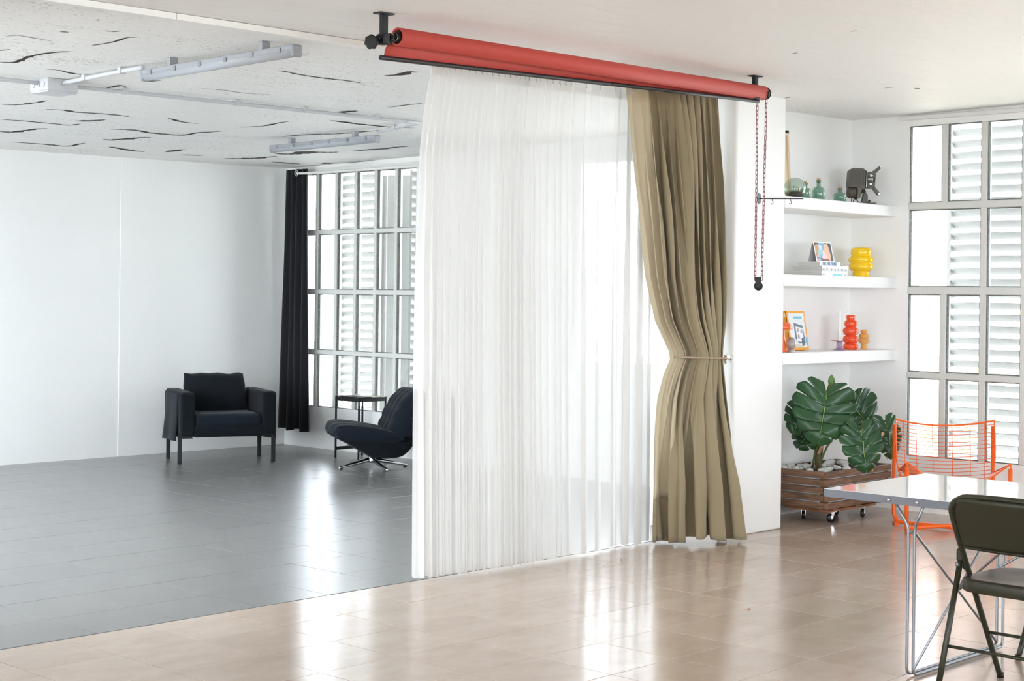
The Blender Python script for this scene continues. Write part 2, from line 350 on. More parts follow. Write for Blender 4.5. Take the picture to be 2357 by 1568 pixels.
# ceiling with its open cracks
def ceil_fn(u, v):
    x = X0 - 0.2 + u * (XW + 0.4 - X0 + 0.2); y = Y0 - 0.2 + v * (YE + 0.4 - Y0); return (x, y, Zc(x, y))
cm = MB()
for (a, b, c, d) in ((X0 - 0.2, 2.2, Y0 - 0.2, 6.45), (2.2, XW + 0.2, Y0 - 0.2, YE + 0.2)):
    for h_ in (0, 0.2): cm.add([(x, y, Zc(x, y) + h_) for x, y in ((a, c), (b, c), (b, d), (a, d))], [(0, 1, 2, 3)])
ceiling = struct(cm.build('ceiling', M_ceil))
M_crack = mat('open_crack', (52, 44, 36), 0.9, bump=(80, 0.6), var=(40, 0.6))
for w, pts in CRACKS:
    path = smooth_path([(p[0], p[1], 0) for p in pts], 14); L_, R_ = [], []
    for i, p in enumerate(path):
        t = (path[min(i + 1, len(path) - 1)] - path[max(i - 1, 0)]).normalized(); nrm = Vector((-t.y, t.x, 0)); k = i / (len(path) - 1)
        hw = w * 0.5 * (0.15 + 0.85 * math.sin(math.pi * min(1, max(0, k))) ** 0.6) * (0.35 + 0.9 * abs(mnoise.noise(p * 11.0)) + rnd(0, 0.35))
        o_ = mnoise.noise(p * 7.0 + Vector((5, 0, 0))) * w * 0.35
        L_.append(p + nrm * (o_ + hw)); R_.append(p + nrm * (o_ - hw))
    V = []; F = []
    for a, b in zip(L_, R_):
        V += [(a.x, a.y, Zc(a.x, a.y) - 0.0012), (b.x, b.y, Zc(b.x, b.y) - 0.0012)]
    F = [(2 * i, 2 * i + 1, 2 * i + 3, 2 * i + 2) for i in range(len(path) - 1)]
    MB().add(V, F).build('crack', M_crack, ceiling)

# walls
def wall_x(name, x, y0, y1, openings, th=0.16, side=1, z1=2.95):
    """wall in the plane X = x, body towards side; openings = [(y0, y1, z0, z1)]"""
    w = MB(); ys = sorted({y0, y1, *[o[0] for o in openings], *[o[1] for o in openings]})
    for a, b in zip(ys[:-1], ys[1:]):
        segs = sorted([(o[2], o[3]) for o in openings if o[0] <= a + 1e-6 and o[1] >= b - 1e-6]); z = 0.0
        for s0, s1 in segs:
            if s0 > z: w.b2(x, x + side * th, a, b, z, s0)
            z = s1
        w.b2(x, x + side * th, a, b, z, z1)
    return struct(w.build(name, M_wall))
def wall_y(name, y, x0, x1, openings, th=0.16, side=1, z1=2.95):
    w = MB(); xs = sorted({x0, x1, *[o[0] for o in openings], *[o[1] for o in openings]})
    for a, b in zip(xs[:-1], xs[1:]):
        segs = sorted([(o[2], o[3]) for o in openings if o[0] <= a + 1e-6 and o[1] >= b - 1e-6]); z = 0.0
        for s0, s1 in segs:
            if s0 > z: w.b2(a, b, y, y + side * th, z, s0)
            z = s1
        w.b2(a, b, y, y + side * th, z, z1)
    return struct(w.build(name, M_wall))

struct(MB().b2(X0 - 0.2, XS + 0.16, YE + 0.012, YE + 0.2, 0, 2.95).build('wall_end', M_wall))
struct(MB().b2(7.935, XS, YE + 0.006, YE + 0.02, 0, 2.8).build('wall_end', M_wall, bevel=0.002, segs=1))
wall_x('wall_studio', XS, 6.3, YE + 0.2, [(10.56, 12.24, 0.40, 2.652), (6.75, 8.66, 0.905, 2.652)])
RW0 = 5.75; RWN = 26
wall_x('wall_window', XW, Y0, 6.4, [(RW0 - 0.299 * RWN, RW0, 0.392, 2.74)])
struct(MB().b2(8.17, 8.712, YF, 6.5, 0, 2.9).build('wall_pillar', M_wall, bevel=0.014, segs=3))
struct(MB().b2(8.70, XW + 0.05, YB, 6.5, 0, 2.9).build('wall_niche', M_wall))
wall_x('wall_back', X0, Y0, 6.3, [(-2.0, 1.0, 0.9, 2.3), (2.2, 5.2, 0.9, 2.3)], side=-1)  # both openings are unseen, added to brighten the faces turned towards this wall
XL = 2.35       # outer wall of the studio, left of the picture
LW = [(6.6, 8.5, 0.15, 2.62), (8.6, 10.45, 0.15, 2.62), (10.55, 12.3, 0.15, 2.62)]
wall_x('wall_left', XL, 6.3, YE + 0.2, LW, side=-1)
struct(MB().b2(X0 - 0.2, XL - 0.1, 6.3, 6.46, 0, 2.95).build('wall_return', M_wall))
for k, (XL_, a, b, z0, z1) in enumerate([(XL, *q) for q in LW] + [(X0, -2.4, 1.4, 0.4, 2.5), (X0, 1.7, 5.6, 0.4, 2.5)]):  # studio windows, then the two back-wall ones added for fill light
    w_ = struct(empty('window_%d' % (k + 8), (XL_ - 0.08, (a + b) / 2, z0)))
    fr_ = MB()
    for y in (a + .025, (a + b) / 2, b - .025): fr_.b2(XL_ - .11, XL_ - .05, y - .025, y + .025, z0, z1)
    for z in (z0 + .025, z1 - .025): fr_.b2(XL_ - .108, XL_ - .052, a, b, z - .025, z + .025)
    f_ = fr_.build('window_frame', M_trim, w_); f_.location = -w_.location
    p_ = MB().b2(XL_ - .083, XL_ - .078, a, b, z0, z1).build('pane', M_glass, w_); p_.location = -w_.location
for a, b in ((-2.0, 1.0), (2.2, 5.2)): portal('daylight_portal', (X0 - 0.17, (a + b) / 2, 1.6), (math.radians(90), 0, math.radians(-90)), b - a, 1.4)  # the added back-wall openings
portal('daylight_portal', (XL - 0.17, 9.45, 1.4), (math.radians(90), 0, math.radians(-90)), 5.5, 2.2)
BW = [(-1.6, 1.4, 1.0, 2.35), (2.0, 5.0, 1.0, 2.35), (5.9, 9.3, 1.0, 2.35)]
wall_y('wall_front', Y0, X0 - 0.2, XW + 0.2, BW, side=-1)
for k, (a, b, z0, z1) in enumerate(BW):
    w_ = struct(empty('window_%d' % (k + 4), ((a + b) / 2, Y0 - 0.08, z0)))
    fr_ = MB(); 
    for x in (a + .03, (a * 2 + b) / 3, (a + 2 * b) / 3, b - .03): fr_.b2(x - .03, x + .03, Y0 - .11, Y0 - .05, z0, z1)
    for z in (z0 + .03, z1 - .03): fr_.b2(a, b, Y0 - .108, Y0 - .052, z - .03, z + .03)
    f_ = fr_.build('window_frame', M_trim, w_); f_.location = -w_.location
    p_ = MB().b2(a, b, Y0 - .083, Y0 - .078, z0, z1).build('pane', M_glass, w_); p_.location = -w_.location
    portal('daylight_portal', ((a + b) / 2, Y0 - 0.17, (z0 + z1) / 2), (math.radians(90), 0, 0), b - a, z1 - z0)

# grid windows of concrete mullions, each pane bedded in grey-green putty
def grid_window(name, x, cols, rows, merged=(), depth=0.07):
    """cols = [(y0, y1)], rows = [(z0, z1)] of the panes; merged = {(col, row)} joined to the next column"""
    ya, yb = min(c[0] for c in cols), max(c[1] for c in cols); za, zb = rows[0][0], rows[-1][1]
    root = struct(empty(name, (x, (ya + yb) / 2, za))); off = -root.location
    def part(nm, mb, mt, par=root, bev=0.0):
        o = mb.build(nm, mt, par, bevel=bev); o.location = off if par is root else (0, 0, 0); return o
    gaps = sorted([(max(cols[i + 1]), min(cols[i])) for i in range(len(cols) - 1)]) if cols[0][0] > cols[-1][0] else [(cols[i][1], cols[i + 1][0]) for i in range(len(cols) - 1)]
    for r0, r1 in zip(rows[:-1], rows[1:]):
        part('transom', MB().b2(x - 0.004, x + depth, ya - 0.005, yb + 0.005, r0[1], r1[0]), M_frame, bev=0.006)
    for i in range(len(cols) - 1):
        g0, g1 = sorted((cols[i][0], cols[i + 1][1]) if cols[0][0] > cols[-1][0] else (cols[i][1], cols[i + 1][0]))
        runs = []; cur = None
        for r, (z0, z1) in enumerate(rows):
            a = rows[r - 1][1] if r else z0; b = rows[r + 1][0] if r < len(rows) - 1 else z1
            if (i, r) in merged: cur = None; continue
            if cur: cur[1] = b
            else: cur = [a, b]; runs.append(cur)
        for a, b in runs: part('mullion', MB().b2(x - 0.003, x + depth - 0.002, g0, g1, a, b), M_frame, bev=0.006)
    for i, (c0, c1) in enumerate(cols):
        for r, (z0, z1) in enumerate(rows):
            if (i - 1, r) in merged: continue
            y0, y1 = c0, c1
            if (i, r) in merged: y0, y1 = min(c0, cols[i + 1][0]), max(c1, cols[i + 1][1])
            pn = part('pane', MB().b2(x + 0.026, x + 0.031, y0 - .004, y1 + .004, z0 - .004, z1 + .004), M_glass)
            s = MB(); e = 0.006
            for (a, b, c, d) in ((y0, y0 + e, z0, z1), (y1 - e, y1, z0, z1), (y0 + e, y1 - e, z0, z0 + e), (y0 + e, y1 - e, z1 - e, z1)):
                s.b2(x + 0.010, x + 0.034, a, b, c, d)
            part('putty', s, M_seal, pn)
    return root
grid_window('window_1', XS, [(11.965 - 0.2845 * k - 0.0, 11.965 - 0.2845 * k + 0.2445) for k in range(0, 6)][::1] and
            [(11.985 - 0.2835 * k, 11.985 - 0.2835 * k + 0.2435) for k in range(6)], [(0.40, 0.908), (0.952, 1.488), (1.536, 2.065), (2.108, 2.652)])
grid_window('window_2', XW, [(RW0 - 0.299 * k - 0.252, RW0 - 0.299 * k) for k in range(9)], [(0.392, 0.946), (0.992, 1.541), (1.597, 2.143), (2.195, 2.74)], merged={(0, 2)})
w3 = struct(empty('window_3', (XS, 7.7, 0.905)))
f3 = MB()
for y in (6.78, 7.72, 8.63): f3.b2(XS + .03, XS + .09, y - .03, y + .03, .905, 2.652)
for z in (.935, 2.622): f3.b2(XS + .031, XS + .089, 6.75, 8.66, z - .03, z + .03)
o_ = f3.build('window_frame', M_trim, w3); o_.location = -w3.location
o_ = MB().b2(XS + .055, XS + .06, 6.75, 8.66, .905, 2.652).build('pane', M_glass, w3); o_.location = -w3.location
RWE = RW0 - 0.299 * 9 + 0.047
w7 = struct(empty('window_7', (XW, (RWE + RW0 - 0.299 * RWN) / 2, 0.392)))
f7 = MB()
for k in range(9, RWN, 4): f7.b2(XW, XW + .07, RW0 - .299 * k, RW0 - .299 * k + .047, .392, 2.74)
o_ = f7.build('window_frame', M_frame, w7); o_.location = -w7.location
o_ = MB().b2(XW + .045, XW + .05, RW0 - .299 * RWN, RWE, .392, 2.74).build('pane', M_glass, w7); o_.location = -w7.location
PR = math.radians(90)
portal('daylight_portal', (XW + 0.2, RW0 - 0.299 * RWN / 2, 1.57), (PR, 0, PR), 0.299 * RWN, 2.35)
portal('daylight_portal', (XS + 0.2, 11.4, 1.53), (PR, 0, PR), 1.68, 2.25)
portal('daylight_portal', (XS + 0.2, 7.7, 1.78), (PR, 0, PR), 1.91, 1.75)
struct(MB().b2(XW - 0.028, XW + 0.002, 1.0, 5.83, 2.782, 2.812).build('trim_1', M_trim, bevel=0.004))
struct(MB().b2(XS - 0.028, XS + 0.002, 6.5, 12.36, 2.665, 2.70).build('trim_2', M_trim, bevel=0.004))

# ------------------------------------------------------------------ outside: louvred shutters, garden
M_slat = mat('pale_louvre_paint', (148, 148, 146), 0.55, var=(30, 0.06))
def shutter(x, ya, yb, z0, z1, label, tilt=0.62):
    t = thing('louvre_shutter', label, 'shutter', (x, (ya + yb) / 2, z0), group='louvred shutters outside the windows')
    W = yb - ya; me = MB().box((0, 0, 0), (0.075, W - 0.06, 0.007), Matrix.Rotation(tilt, 3, 'Y')).mesh('slat'); me.materials.append(M_slat)
    z = 0.06
    while z < z1 - z0 - 0.05:
        link('slat', me, None, t, (0, 0, z)); z += 0.0835
    for s in (-1, 1): MB().box((0, s * (W / 2 - 0.015), (z1 - z0) / 2), (0.05, 0.03, z1 - z0)).build('stile', M_slat, t)
    for z in (0.02, z1 - z0 - 0.02): MB().box((0, 0, z), (0.05, W, 0.04)).build('rail', M_slat, t)
    return t
shutter(XW + 0.37, 4.10, 5.635, -0.6, 2.95, 'pale louvred shutter behind the right-hand window, beside the clear pane column')
shutter(XW + 0.37, 2.40, 4.05, -0.6, 2.95, 'pale louvred shutter further along outside the front room window')
for a_, b_, lb_ in ((0.70, 2.35, 'unseen third pale louvred shutter, added to cut daylight along the front room window'), (-1.0, 0.65, 'unseen fourth pale louvred shutter, added to cut daylight along the front room window'), (-2.7, -1.05, 'unseen last pale louvred shutter, added to cut daylight along the front room window')):
    shutter(XW + 0.37, a_, b_, -0.6, 2.95, lb_)  # out of view, added to hold back light from pillar and floor
shutter(XS + 0.38, 11.47, 12.05, -0.6, 2.95, 'pale louvred shutter outside the studio window, nearer the black curtain')
shutter(XS + 0.40, 10.30, 11.05, -0.6, 2.95, 'pale louvred shutter outside the studio window, nearer the white curtain')
t = thing('shutter_panel', 'plain pale shutter board standing open between two louvred shutters', 'shutter', (XS + 0.42, 11.25, -0.6))
MB().box((0.05, 0, 1.62), (0.03, 0.30, 3.24), Matrix.Rotation(0.5, 3, 'Z')).build('board', M_slat, t)
MB().box((-0.02, 0.17, 1.62), (0.05, 0.035, 3.24)).build('stile', M_slat, t)
struct(MB().b2(-30, 45, -40, 60, -0.9, -0.6).build('ground', mat('pale_terrace_paving', (186, 184, 178), 0.9, bump=(4, 0.2), var=(0.7, 0.12))))

M_leaf_out = mat('sunlit_yellow_green_leaf', (212, 206, 150), 0.6, var=(6, 0.2)); M_bark = mat('bark', (120, 96, 76), 0.9, bump=(20, 0.6))
def tree(x, y, zc, r, label, n=520):
    t = thing('tree', label, 'tree', (x, y, -0.6), group='garden trees beyond the shutters')
    MB().tube([(0, 0, 0), (0.06, 0.03, zc * 0.5), (0, 0.1, zc + 0.6)], 0.09, 8, radii=[0.12, 0.09, 0.04]).build('trunk', M_bark, t)
    b = MB()
    for _ in range(n):
        d = Vector((rnd(-1, 1), rnd(-1, 1), rnd(-1, 1)))
        if d.length > 1: continue
        p = Vector((d.x * r, d.y * r * 1.3, d.z * r)) + Vector((0, 0, zc + 0.6)); a = rnd(0, 6.28); q = Quaternion(Vector((rnd(-1, 1), rnd(-1, 1), rnd(-1, 1))).normalized(), rnd(0, 3))
        s = rnd(0.07, 0.13)
        pts = [q @ Vector(v) * s + p for v in ((-1, 0, 0), (-0.3, 0.5, 0.1), (0.5, 0.42, 0.05), (1.2, 0, -0.1), (0.5, -0.42, 0.05), (-0.3, -0.5, 0.1))]
        b.add(pts, [(0, 1, 2, 3), (0, 3, 4, 5)])
    b.build('foliage', M_leaf_out, t, kind='stuff')
tree(14.6, 6.7, 0.8, 1.25, 'yellow-green garden tree seen low through the right-hand window panes')
tree(15.6, 9.2, 0.6, 1.1, 'yellow-green bush showing past the clear pane column of the right-hand window')
tree(16.5, 16.5, 0.7, 1.2, 'yellow-green garden tree far outside the studio window')
t = thing('neighbour_house', 'pale pink house wall with a corner post outside the right-hand window', 'building', (18.5, 8.6, -0.6))
M_pink = mat('pale_pink_render', (226, 196, 188), 0.85, bump=(20, 0.2))
MB().b2(0, 3, -0.3, 3.2, 0, 5.6).build('wall', M_pink, t); MB().b2(-0.5, -0.3, 0.75, 0.95, 0, 3.2).build('post', M_pink, t); MB().b2(-0.7, 3.1, -0.4, 3.3, 5.6, 5.75).build('roof', M_trim, t)

# ------------------------------------------------------------------ on the ceiling: track, conduit, lamps
t = thing('curtain_track', 'white curtain track screwed to the ceiling in front of the studio', 'curtain track', (5.6, 6.0, Zc(5.6, 6.0)))
for a, b in ((1.6, 4.09), (4.094, 6.6), (6.604, 8.165)):
    za, zb = Zc(a, 6.0), Zc(b, 6.0); s = MB()
    V = [(x - 5.6, y, z) for x, z in ((a, za), (b, zb)) for y, z in ((-0.022, z - 0.002), (0.022, z - 0.002), (0.022, z - 0.03), (-0.022, z - 0.03))]
    V = [(v[0], v[1], v[2] - Zc(5.6, 6.0)) for v in V]
    s.add(V, [(0, 1, 2, 3), (4, 7, 6, 5), (0, 4, 5, 1), (1, 5, 6, 2), (2, 6, 7, 3), (3, 7, 4, 0)]).build('rail', M_trim, t)

M_lamp = mat('grey_plastic_housing', (150, 152, 158), 0.45); M_diff = mat('clear_ribbed_diffuser', (196, 200, 206), 0.25, trans=0.35, ior=1.2, bump=(120, 0.1))
M_pipe = mat('pale_grey_pvc', (190, 191, 195), 0.4)
def lamp(p0, p1, label):
    a, b = Vector(p0), Vector(p1); c = (a + b) / 2; L = (b - a).length; d = (b - a).normalized()
    t = thing('fluorescent_lamp', label, 'ceiling lamp', c, group='tube lamps on the studio ceiling')
    t.rotation_euler = Vector((1, 0, 0)).rotation_difference(d).to_euler()
    MB().box((0, 0, -0.012), (L, 0.058, 0.028)).build('housing', M_lamp, t, bevel=0.006)
    prof = [(0.029 * math.sin(x), -0.024 - 0.034 * math.cos(x)) for x in [math.radians(q) for q in range(-90, 91, 15)]]
    g = MB(); n = len(prof); V = [(-L / 2 + .02, y, z) for y, z in prof] + [(L / 2 - .02, y, z) for y, z in prof]
    g.add(V, [(k, k + 1, n + k + 1, n + k) for k in range(n - 1)] + [tuple(reversed(range(n))), tuple(range(n, 2 * n))], True).build('diffuser', M_diff, t)
    for s in (-1, 1): MB().box((s * (L / 2 - 0.01), 0, -0.028), (0.026, 0.064, 0.062)).build('end_cap', M_lamp, t, bevel=0.012)
    for k in range(6):
        x = -L / 2 + 0.1 + k * (L - 0.2) / 5
        for s in (-1, 1): MB().box((x, s * 0.031, -0.020), (0.02, 0.006, 0.024)).build('clip', M_steel, t)
    for s in (-1, 1): MB().box((s * L * 0.3, 0, 0.02), (0.03, 0.05, 0.045)).build('bracket', M_lamp, t)
lamp((4.835, 7.36, Zc(4.83, 7.36) - 0.045), (4.865, 6.085, Zc(4.86, 6.08) - 0.045), 'tube lamp on the cracked ceiling nearer the red backdrop roll')
lamp((7.96, 10.27, Zc(7.96, 10.27) - 0.045), (8.01, 9.04, Zc(8.0, 9.04) - 0.045), 'tube lamp on the cracked ceiling nearer the studio window')
t = thing('junction_box', 'square pale grey junction box where the ceiling conduits meet', 'junction box', (4.86, 8.33, Zc(4.86, 8.33)))
MB().box((0, 0, -0.035), (0.20, 0.20, 0.07)).build('box', M_pipe, t, bevel=0.006); MB().box((0, 0, -0.074), (0.19, 0.19, 0.012)).build('lid', M_pipe, t, bevel=0.004)
for k in range(3): MB().lathe([(0.016, -0.005), (0.016, 0.0)], (-0.101, -0.055 + 0.055 * k, -0.035), 12, 'x').build('knockout', M_pipe, t)
def conduit(pts, label, clips):
    P = [Vector((x, y, Zc(x, y) - 0.024)) for x, y in pts]; t = thing('conduit', label, 'conduit', P[0], group='conduits on the studio ceiling')
    MB().tube([p - P[0] for p in smooth_path(P, 8)] if len(P) > 2 else [p - P[0] for p in P], 0.0125, 10).build('pipe', M_pipe, t)
    for k in clips:
        i = int(k * (len(P) - 1)); f = k * (len(P) - 1) - i; p = P[i].lerp(P[min(i + 1, len(P) - 1)], f); d = (P[min(i + 1, len(P) - 1)] - P[i]).normalized()
        c = MB().box((0, 0, 0.004), (0.03, 0.036, 0.034)).build('clip', M_pipe, t, p - P[0], Vector((1, 0, 0)).rotation_difference(d).to_euler())
conduit([(4.96, 8.33), (6.4, 8.33), (7.79, 8.345)], 'long ceiling conduit running from the junction box towards the white curtain', (0.13, 0.42, 0.62, 0.85))
conduit([(2.5, 8.35), (3.6, 8.34), (4.76, 8.33)], 'ceiling conduit entering the junction box from the left edge of the photo', (0.6,))
conduit([(4.86, 8.23), (4.84, 7.8), (4.835, 7.37)], 'short ceiling conduit from the junction box to the nearer tube lamp', (0.3, 0.75))
conduit([(7.79, 8.36), (7.9, 8.72), (8.01, 9.03)], 'short ceiling conduit feeding the tube lamp nearer the studio window', (0.5,))

# ------------------------------------------------------------------ red paper backdrop on its roller
M_red = mat('coral_red_paper', (186, 72, 62), 0.62, bump=(220, 0.06)); M_card = mat('cardboard_core', (190, 165, 130), 0.8)
A = Vector((4.845, 5.345, 2.668)); B = Vector((7.735, 5.345, 2.703)); ax = (B - A).normalized()
t = thing('backdrop_roll', 'coral red paper backdrop rolled up on a roller below the ceiling', 'backdrop', A)
L = (B - A).length; R_ = 0.0415
roll = MB(); n = 36
def ring(x, r): return [Vector(ax) * x + Vector((0, math.cos(2 * math.pi * k / n) * r, math.sin(2 * math.pi * k / n) * r)) for k in range(n)]
V = ring(0.05, 0.034) + ring(0, 0.035) + ring(0, R_) + ring(L, R_) + ring(L, 0.035); F = []
for i in range(4):
    for k in range(n): F.append((i * n + k, i * n + (k + 1) % n, (i + 1) * n + (k + 1) % n, (i + 1) * n + k))
roll.add(V, F); roll.sm = [True] * len(roll.f)
ro = roll.build('paper_roll', M_red, t)
for p in ro.data.polygons:
    if abs(p.normal.x) > 0.8: p.use_smooth = False
bar0 = Vector((4.80, 5.405, 2.573)); bar1 = Vector((7.70, 5.352, 2.652)); mid = bar0.lerp(bar1, 0.545)
def flap(u, v):        # the free end of the paper, hanging off the back of the roll down to the bar
    top = A + Vector(ax) * (L * u) + Vector((0, R_ * 0.98, 0.0)); q = 0.012 + 0.988 * u * 0.985
    bot = bar0.lerp(bar1, 0.018 + 0.972 * u) + Vector((0, 0.004, -0.004)); w = math.sin(math.pi * v)
    p = top.lerp(bot, v) + Vector((0, 0.012 * w, 0)); p += Vector((-0.03 * v * (1 - u), 0, 0))
    return p - A
fo = MB().grid(flap, 30, 10).build('hanging_paper', M_red, t)
s_ = fo.modifiers.new('thickness', 'SOLIDIFY'); s_.thickness = 0.0012
M_bar = mat('dark_brushed_tube', (62, 60, 60), 0.4, metal=0.5, bump=(200, 0.05))
ob = MB().tube([bar0 - A, mid - A], 0.0115, 14, cap=False).build('weight_bar', M_bar, t); MB().tube([mid - A + Vector((0, 0, 0.001)), bar1 - A], 0.0105, 14).build('weight_bar', M_bar, t)
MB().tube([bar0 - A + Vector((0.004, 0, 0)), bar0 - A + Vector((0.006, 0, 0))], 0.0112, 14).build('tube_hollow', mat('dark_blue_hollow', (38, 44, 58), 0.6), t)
MB().tube([Vector(ax) * 0.02, Vector(ax) * 0.026], 0.0343, 24).build('core_plug', M_black, t)
def hanger(x, y, label, end):
    z = Zc(x, y); t = thing('backdrop_hanger', label, 'bracket', (x, y, z), group='ceiling hangers of the backdrop roll')
    MB().box((0, 0, -0.004), (0.085, 0.05, 0.005)).build('ceiling_plate', M_black, t)
    MB().prism([(-0.017, -0.005), (0.017, -0.005), (0.017, -0.105), (0.006, -0.125), (-0.017, -0.125)], -0.012, 0.012).build('post', M_black, t, bevel=0.003)
    MB().box((0.0, 0.0, -0.115 if end > 0 else -0.118), (0.04, 0.05, 0.05)).build('clamp', M_black, t, bevel=0.006)
    def knob(c, axis, r, h):
        k = MB(); n = 40; prof = []
        k.lathe([(r * 0.35, -h * 0.7), (r * 0.4, -h * 0.2), (r, -h * 0.15), (r * 1.0, h * 0.3), (r * 0.8, h * 0.42), (r * 0.3, h * 0.3)], (0, 0, 0), n)
        k.v = [((v[0] * (1 + 0.07 * math.cos(7 * math.atan2(v[1], v[0]))), v[1] * (1 + 0.07 * math.cos(7 * math.atan2(v[1], v[0]))), v[2]) if math.hypot(v[0], v[1]) > r * 0.75 else v) for v in k.v]
        return k.build('knob', M_black, t, c, axis)
    if end < 0:
        knob((-0.052, 0.02, -0.135), (0, math.radians(-90), math.radians(25)), 0.032, 0.03)
        knob((0.035, -0.005, -0.115), (0, math.radians(-80), 0), 0.026, 0.03)
        MB().tube([(-0.03, 0.01, -0.115), (0.10, 0.01, -0.095)], 0.012, 12).build('spindle', M_black, t)
        MB().tube([(0.062, -0.004, -0.10), (0.068, -0.002, -0.10)], 0.017, 20).build('washer', M_chrome, t)
        MB().lathe([(0.012, 0), (0.026, 0.012), (0.026, 0.03)], (0.075, 0.01, -0.097), 20, 'x').build('expander', M_black, t)
    else:
        knob((0.075, -0.02, -0.10), (0, math.radians(80), 0), 0.026, 0.03)
        knob((0.105, -0.01, -0.092), (0, math.radians(70), math.radians(-25)), 0.03, 0.032)
        MB().tube([(0.03, 0, -0.092), (0.135, -0.03, -0.092)], 0.009, 10).build('spindle', mat('cream_plastic', (224, 212, 184), 0.4), t)
        w = MB(); w.lathe([(0.02, -0.008), (0.036, -0.006), (0.03, 0), (0.036, 0.006), (0.02, 0.008)], (0.098, -0.005, -0.095), 24, 'x'); w.build('chain_wheel', M_black, t)
hanger(4.755, 5.335, 'black ceiling hanger with two knobs at the near end of the backdrop roll', -1)
hanger(7.655, 5.345, 'black ceiling hanger with chain wheel at the far end of the backdrop roll', 1)
# beaded pull chain
M_chain = mat('dark_red_plastic_chain', (128, 42, 44), 0.4)
t = thing('pull_chain', 'dark red plastic link chain hanging from the backdrop roll in front of the pillar', 'chain', (7.75, 5.345, 2.64))
pitch = 0.0268
lk = MB().tube([(0.0055 * x, 0, 0.0165 * z) for x, z in ((-1, -0.75), (-0.6, -1), (0.6, -1), (1, -0.75), (1, 0.75), (0.6, 1), (-0.6, 1), (-1, 0.75))], 0.0021, 5, closed=True).mesh('chain_link'); lk.materials.append(M_chain)
sv = 0.72  # strands hang side by side across the wheel
for top, low in (((-0.038, 0.022, 0.0), (-0.038, 0.022, -1.02)), ((0.0, -0.015, 0.045), (-0.012, -0.006, -1.02))):
    bot = Vector(low); tp = Vector(top); N = int((tp - bot).length / pitch)
    for k in range(N + 1):
        p = tp.lerp(bot, k / N); link('chain_link', lk, None, t, p, (0, 0, PHI - math.radians(90) + (math.radians(25) if k % 2 else math.radians(-60))))
pw = Vector((-0.025, 0.008, -1.05))
MB().prism([(-0.024, 0.035), (0.016, 0.035), (0.012, -0.012), (-0.012, -0.02)], -0.012, 0.012).build('weight_yoke', M_black, t, pw, (0, 0, PHI - math.radians(90)), bevel=0.003)
MB().lathe([(0.006, -0.012), (0.024, -0.011), (0.026, 0), (0.024, 0.011), (0.006, 0.012)], (0, 0, 0), 28, 'y').build('weight_wheel', M_black, t, pw + Vector((0, 0, -0.018)), (0, 0, PHI - math.radians(90)))

# ------------------------------------------------------------------ curtains
def sheer_mat():
    mt = bpy.data.materials.new('white_voile'); mt.use_nodes = True; nt = mt.node_tree; nt.nodes.clear()
    out = nt.nodes.new('ShaderNodeOutputMaterial'); m1 = nt.nodes.new('ShaderNodeMixShader'); m2 = nt.nodes.new('ShaderNodeMixShader')
    tr = nt.nodes.new('ShaderNodeBsdfTransparent'); tl = nt.nodes.new('ShaderNodeBsdfTranslucent'); df = nt.nodes.new('ShaderNodeBsdfDiffuse')
    for n in (tl, df): n.inputs['Color'].default_value = (*lin((240, 239, 237)), 1)
    lw = nt.nodes.new('ShaderNodeLayerWeight'); lw.inputs['Blend'].default_value = 0.25   # threads close up when the cloth is seen edge-on
    mr = nt.nodes.new('ShaderNodeMapRange'); mr.inputs['To Min'].default_value = 0.74; mr.inputs['To Max'].default_value = 0.97
    nt.links.new(lw.outputs['Facing'], mr.inputs['Value'])
    m1.inputs[0].default_value = 0.5; nt.links.new(tl.outputs[0], m1.inputs[1]); nt.links.new(df.outputs[0], m1.inputs[2])
    nt.links.new(mr.outputs['Result'], m2.inputs[0]); nt.links.new(tr.outputs[0], m2.inputs[1]); nt.links.new(m1.outputs[0], m2.inputs[2]); nt.links.new(m2.outputs[0], out.inputs[0])
    return mt
M_voile = sheer_mat()
def edge_tab(tab): return [((2.75 - p[2]) / 2.75, p) for p in tab]
SL, SR = edge_tab(SHEER_L), [(0.0, [7.60, 6.06, 2.75]), (1.0, [7.60, 6.06, 0.0])]
NF = 30
fr = []; acc = 0.0
for k in range(NF):                         # fold widths: crowded on the left, stretched on the right
    w = (rnd(0.5, 1.3) if k < 24 else rnd(2.2, 3.4)); fr.append((acc, w, rnd(0.6, 1.3), rnd(0, 6.28), rnd(-1, 1))); acc += w
def fold(u):
    x = u * acc
    for k, (a, w, amp, ph, sk) in enumerate(fr):
        if x <= a + w or k == NF - 1: return k, min(1, (x - a) / w), w, amp, ph, sk
def sheer(u, v):
    z = 2.745 * (1 - v) + 0.012; tv = (2.75 - z) / 2.75
    l = interp(SL, tv); r = interp(SR, tv)
    k, f, w, amp, ph, sk = fold(u)
    x = l[0] + (r[0] - l[0]) * u
    grow = 0.35 + 0.65 * min(1, v * 2.2); dense = k < 24
    a = (0.032 if dense else 0.03) * amp * grow
    s = math.sin(2 * math.pi * f); c = math.cos(2 * math.pi * f)
    x += (0.020 if dense else 0.075) * amp * grow * math.sin(4 * math.pi * f) * 0.5 + 0.006 * math.sin(ph + 2.0 * v) * v * (1 if 0.03 < u < 0.97 else 0)
    y = 6.05 + a * s + 0.008 * math.sin(ph + 2 * v) * v - 0.05 * v * (1 - abs(2 * u - 0.9)) * (1 if u < 0.95 else 0.3)
    if k == 0: y += 0.05 * (1 - f) * v     # the leading edge turns back
    top = Zc(x, 6.0) - 0.034 - 0.004 * abs(s)
    zz = top * (1 - v) + v * (0.012 + 0.01 * (1 + math.sin(ph * 3 + 6 * f)) * 0.5)
    return (x, y, zz)
O = Vector((6.6, 6.05, 0.0))
t = thing('sheer_curtain', 'long white sheer curtain hanging in gathered folds from ceiling track to floor', 'curtain', O)
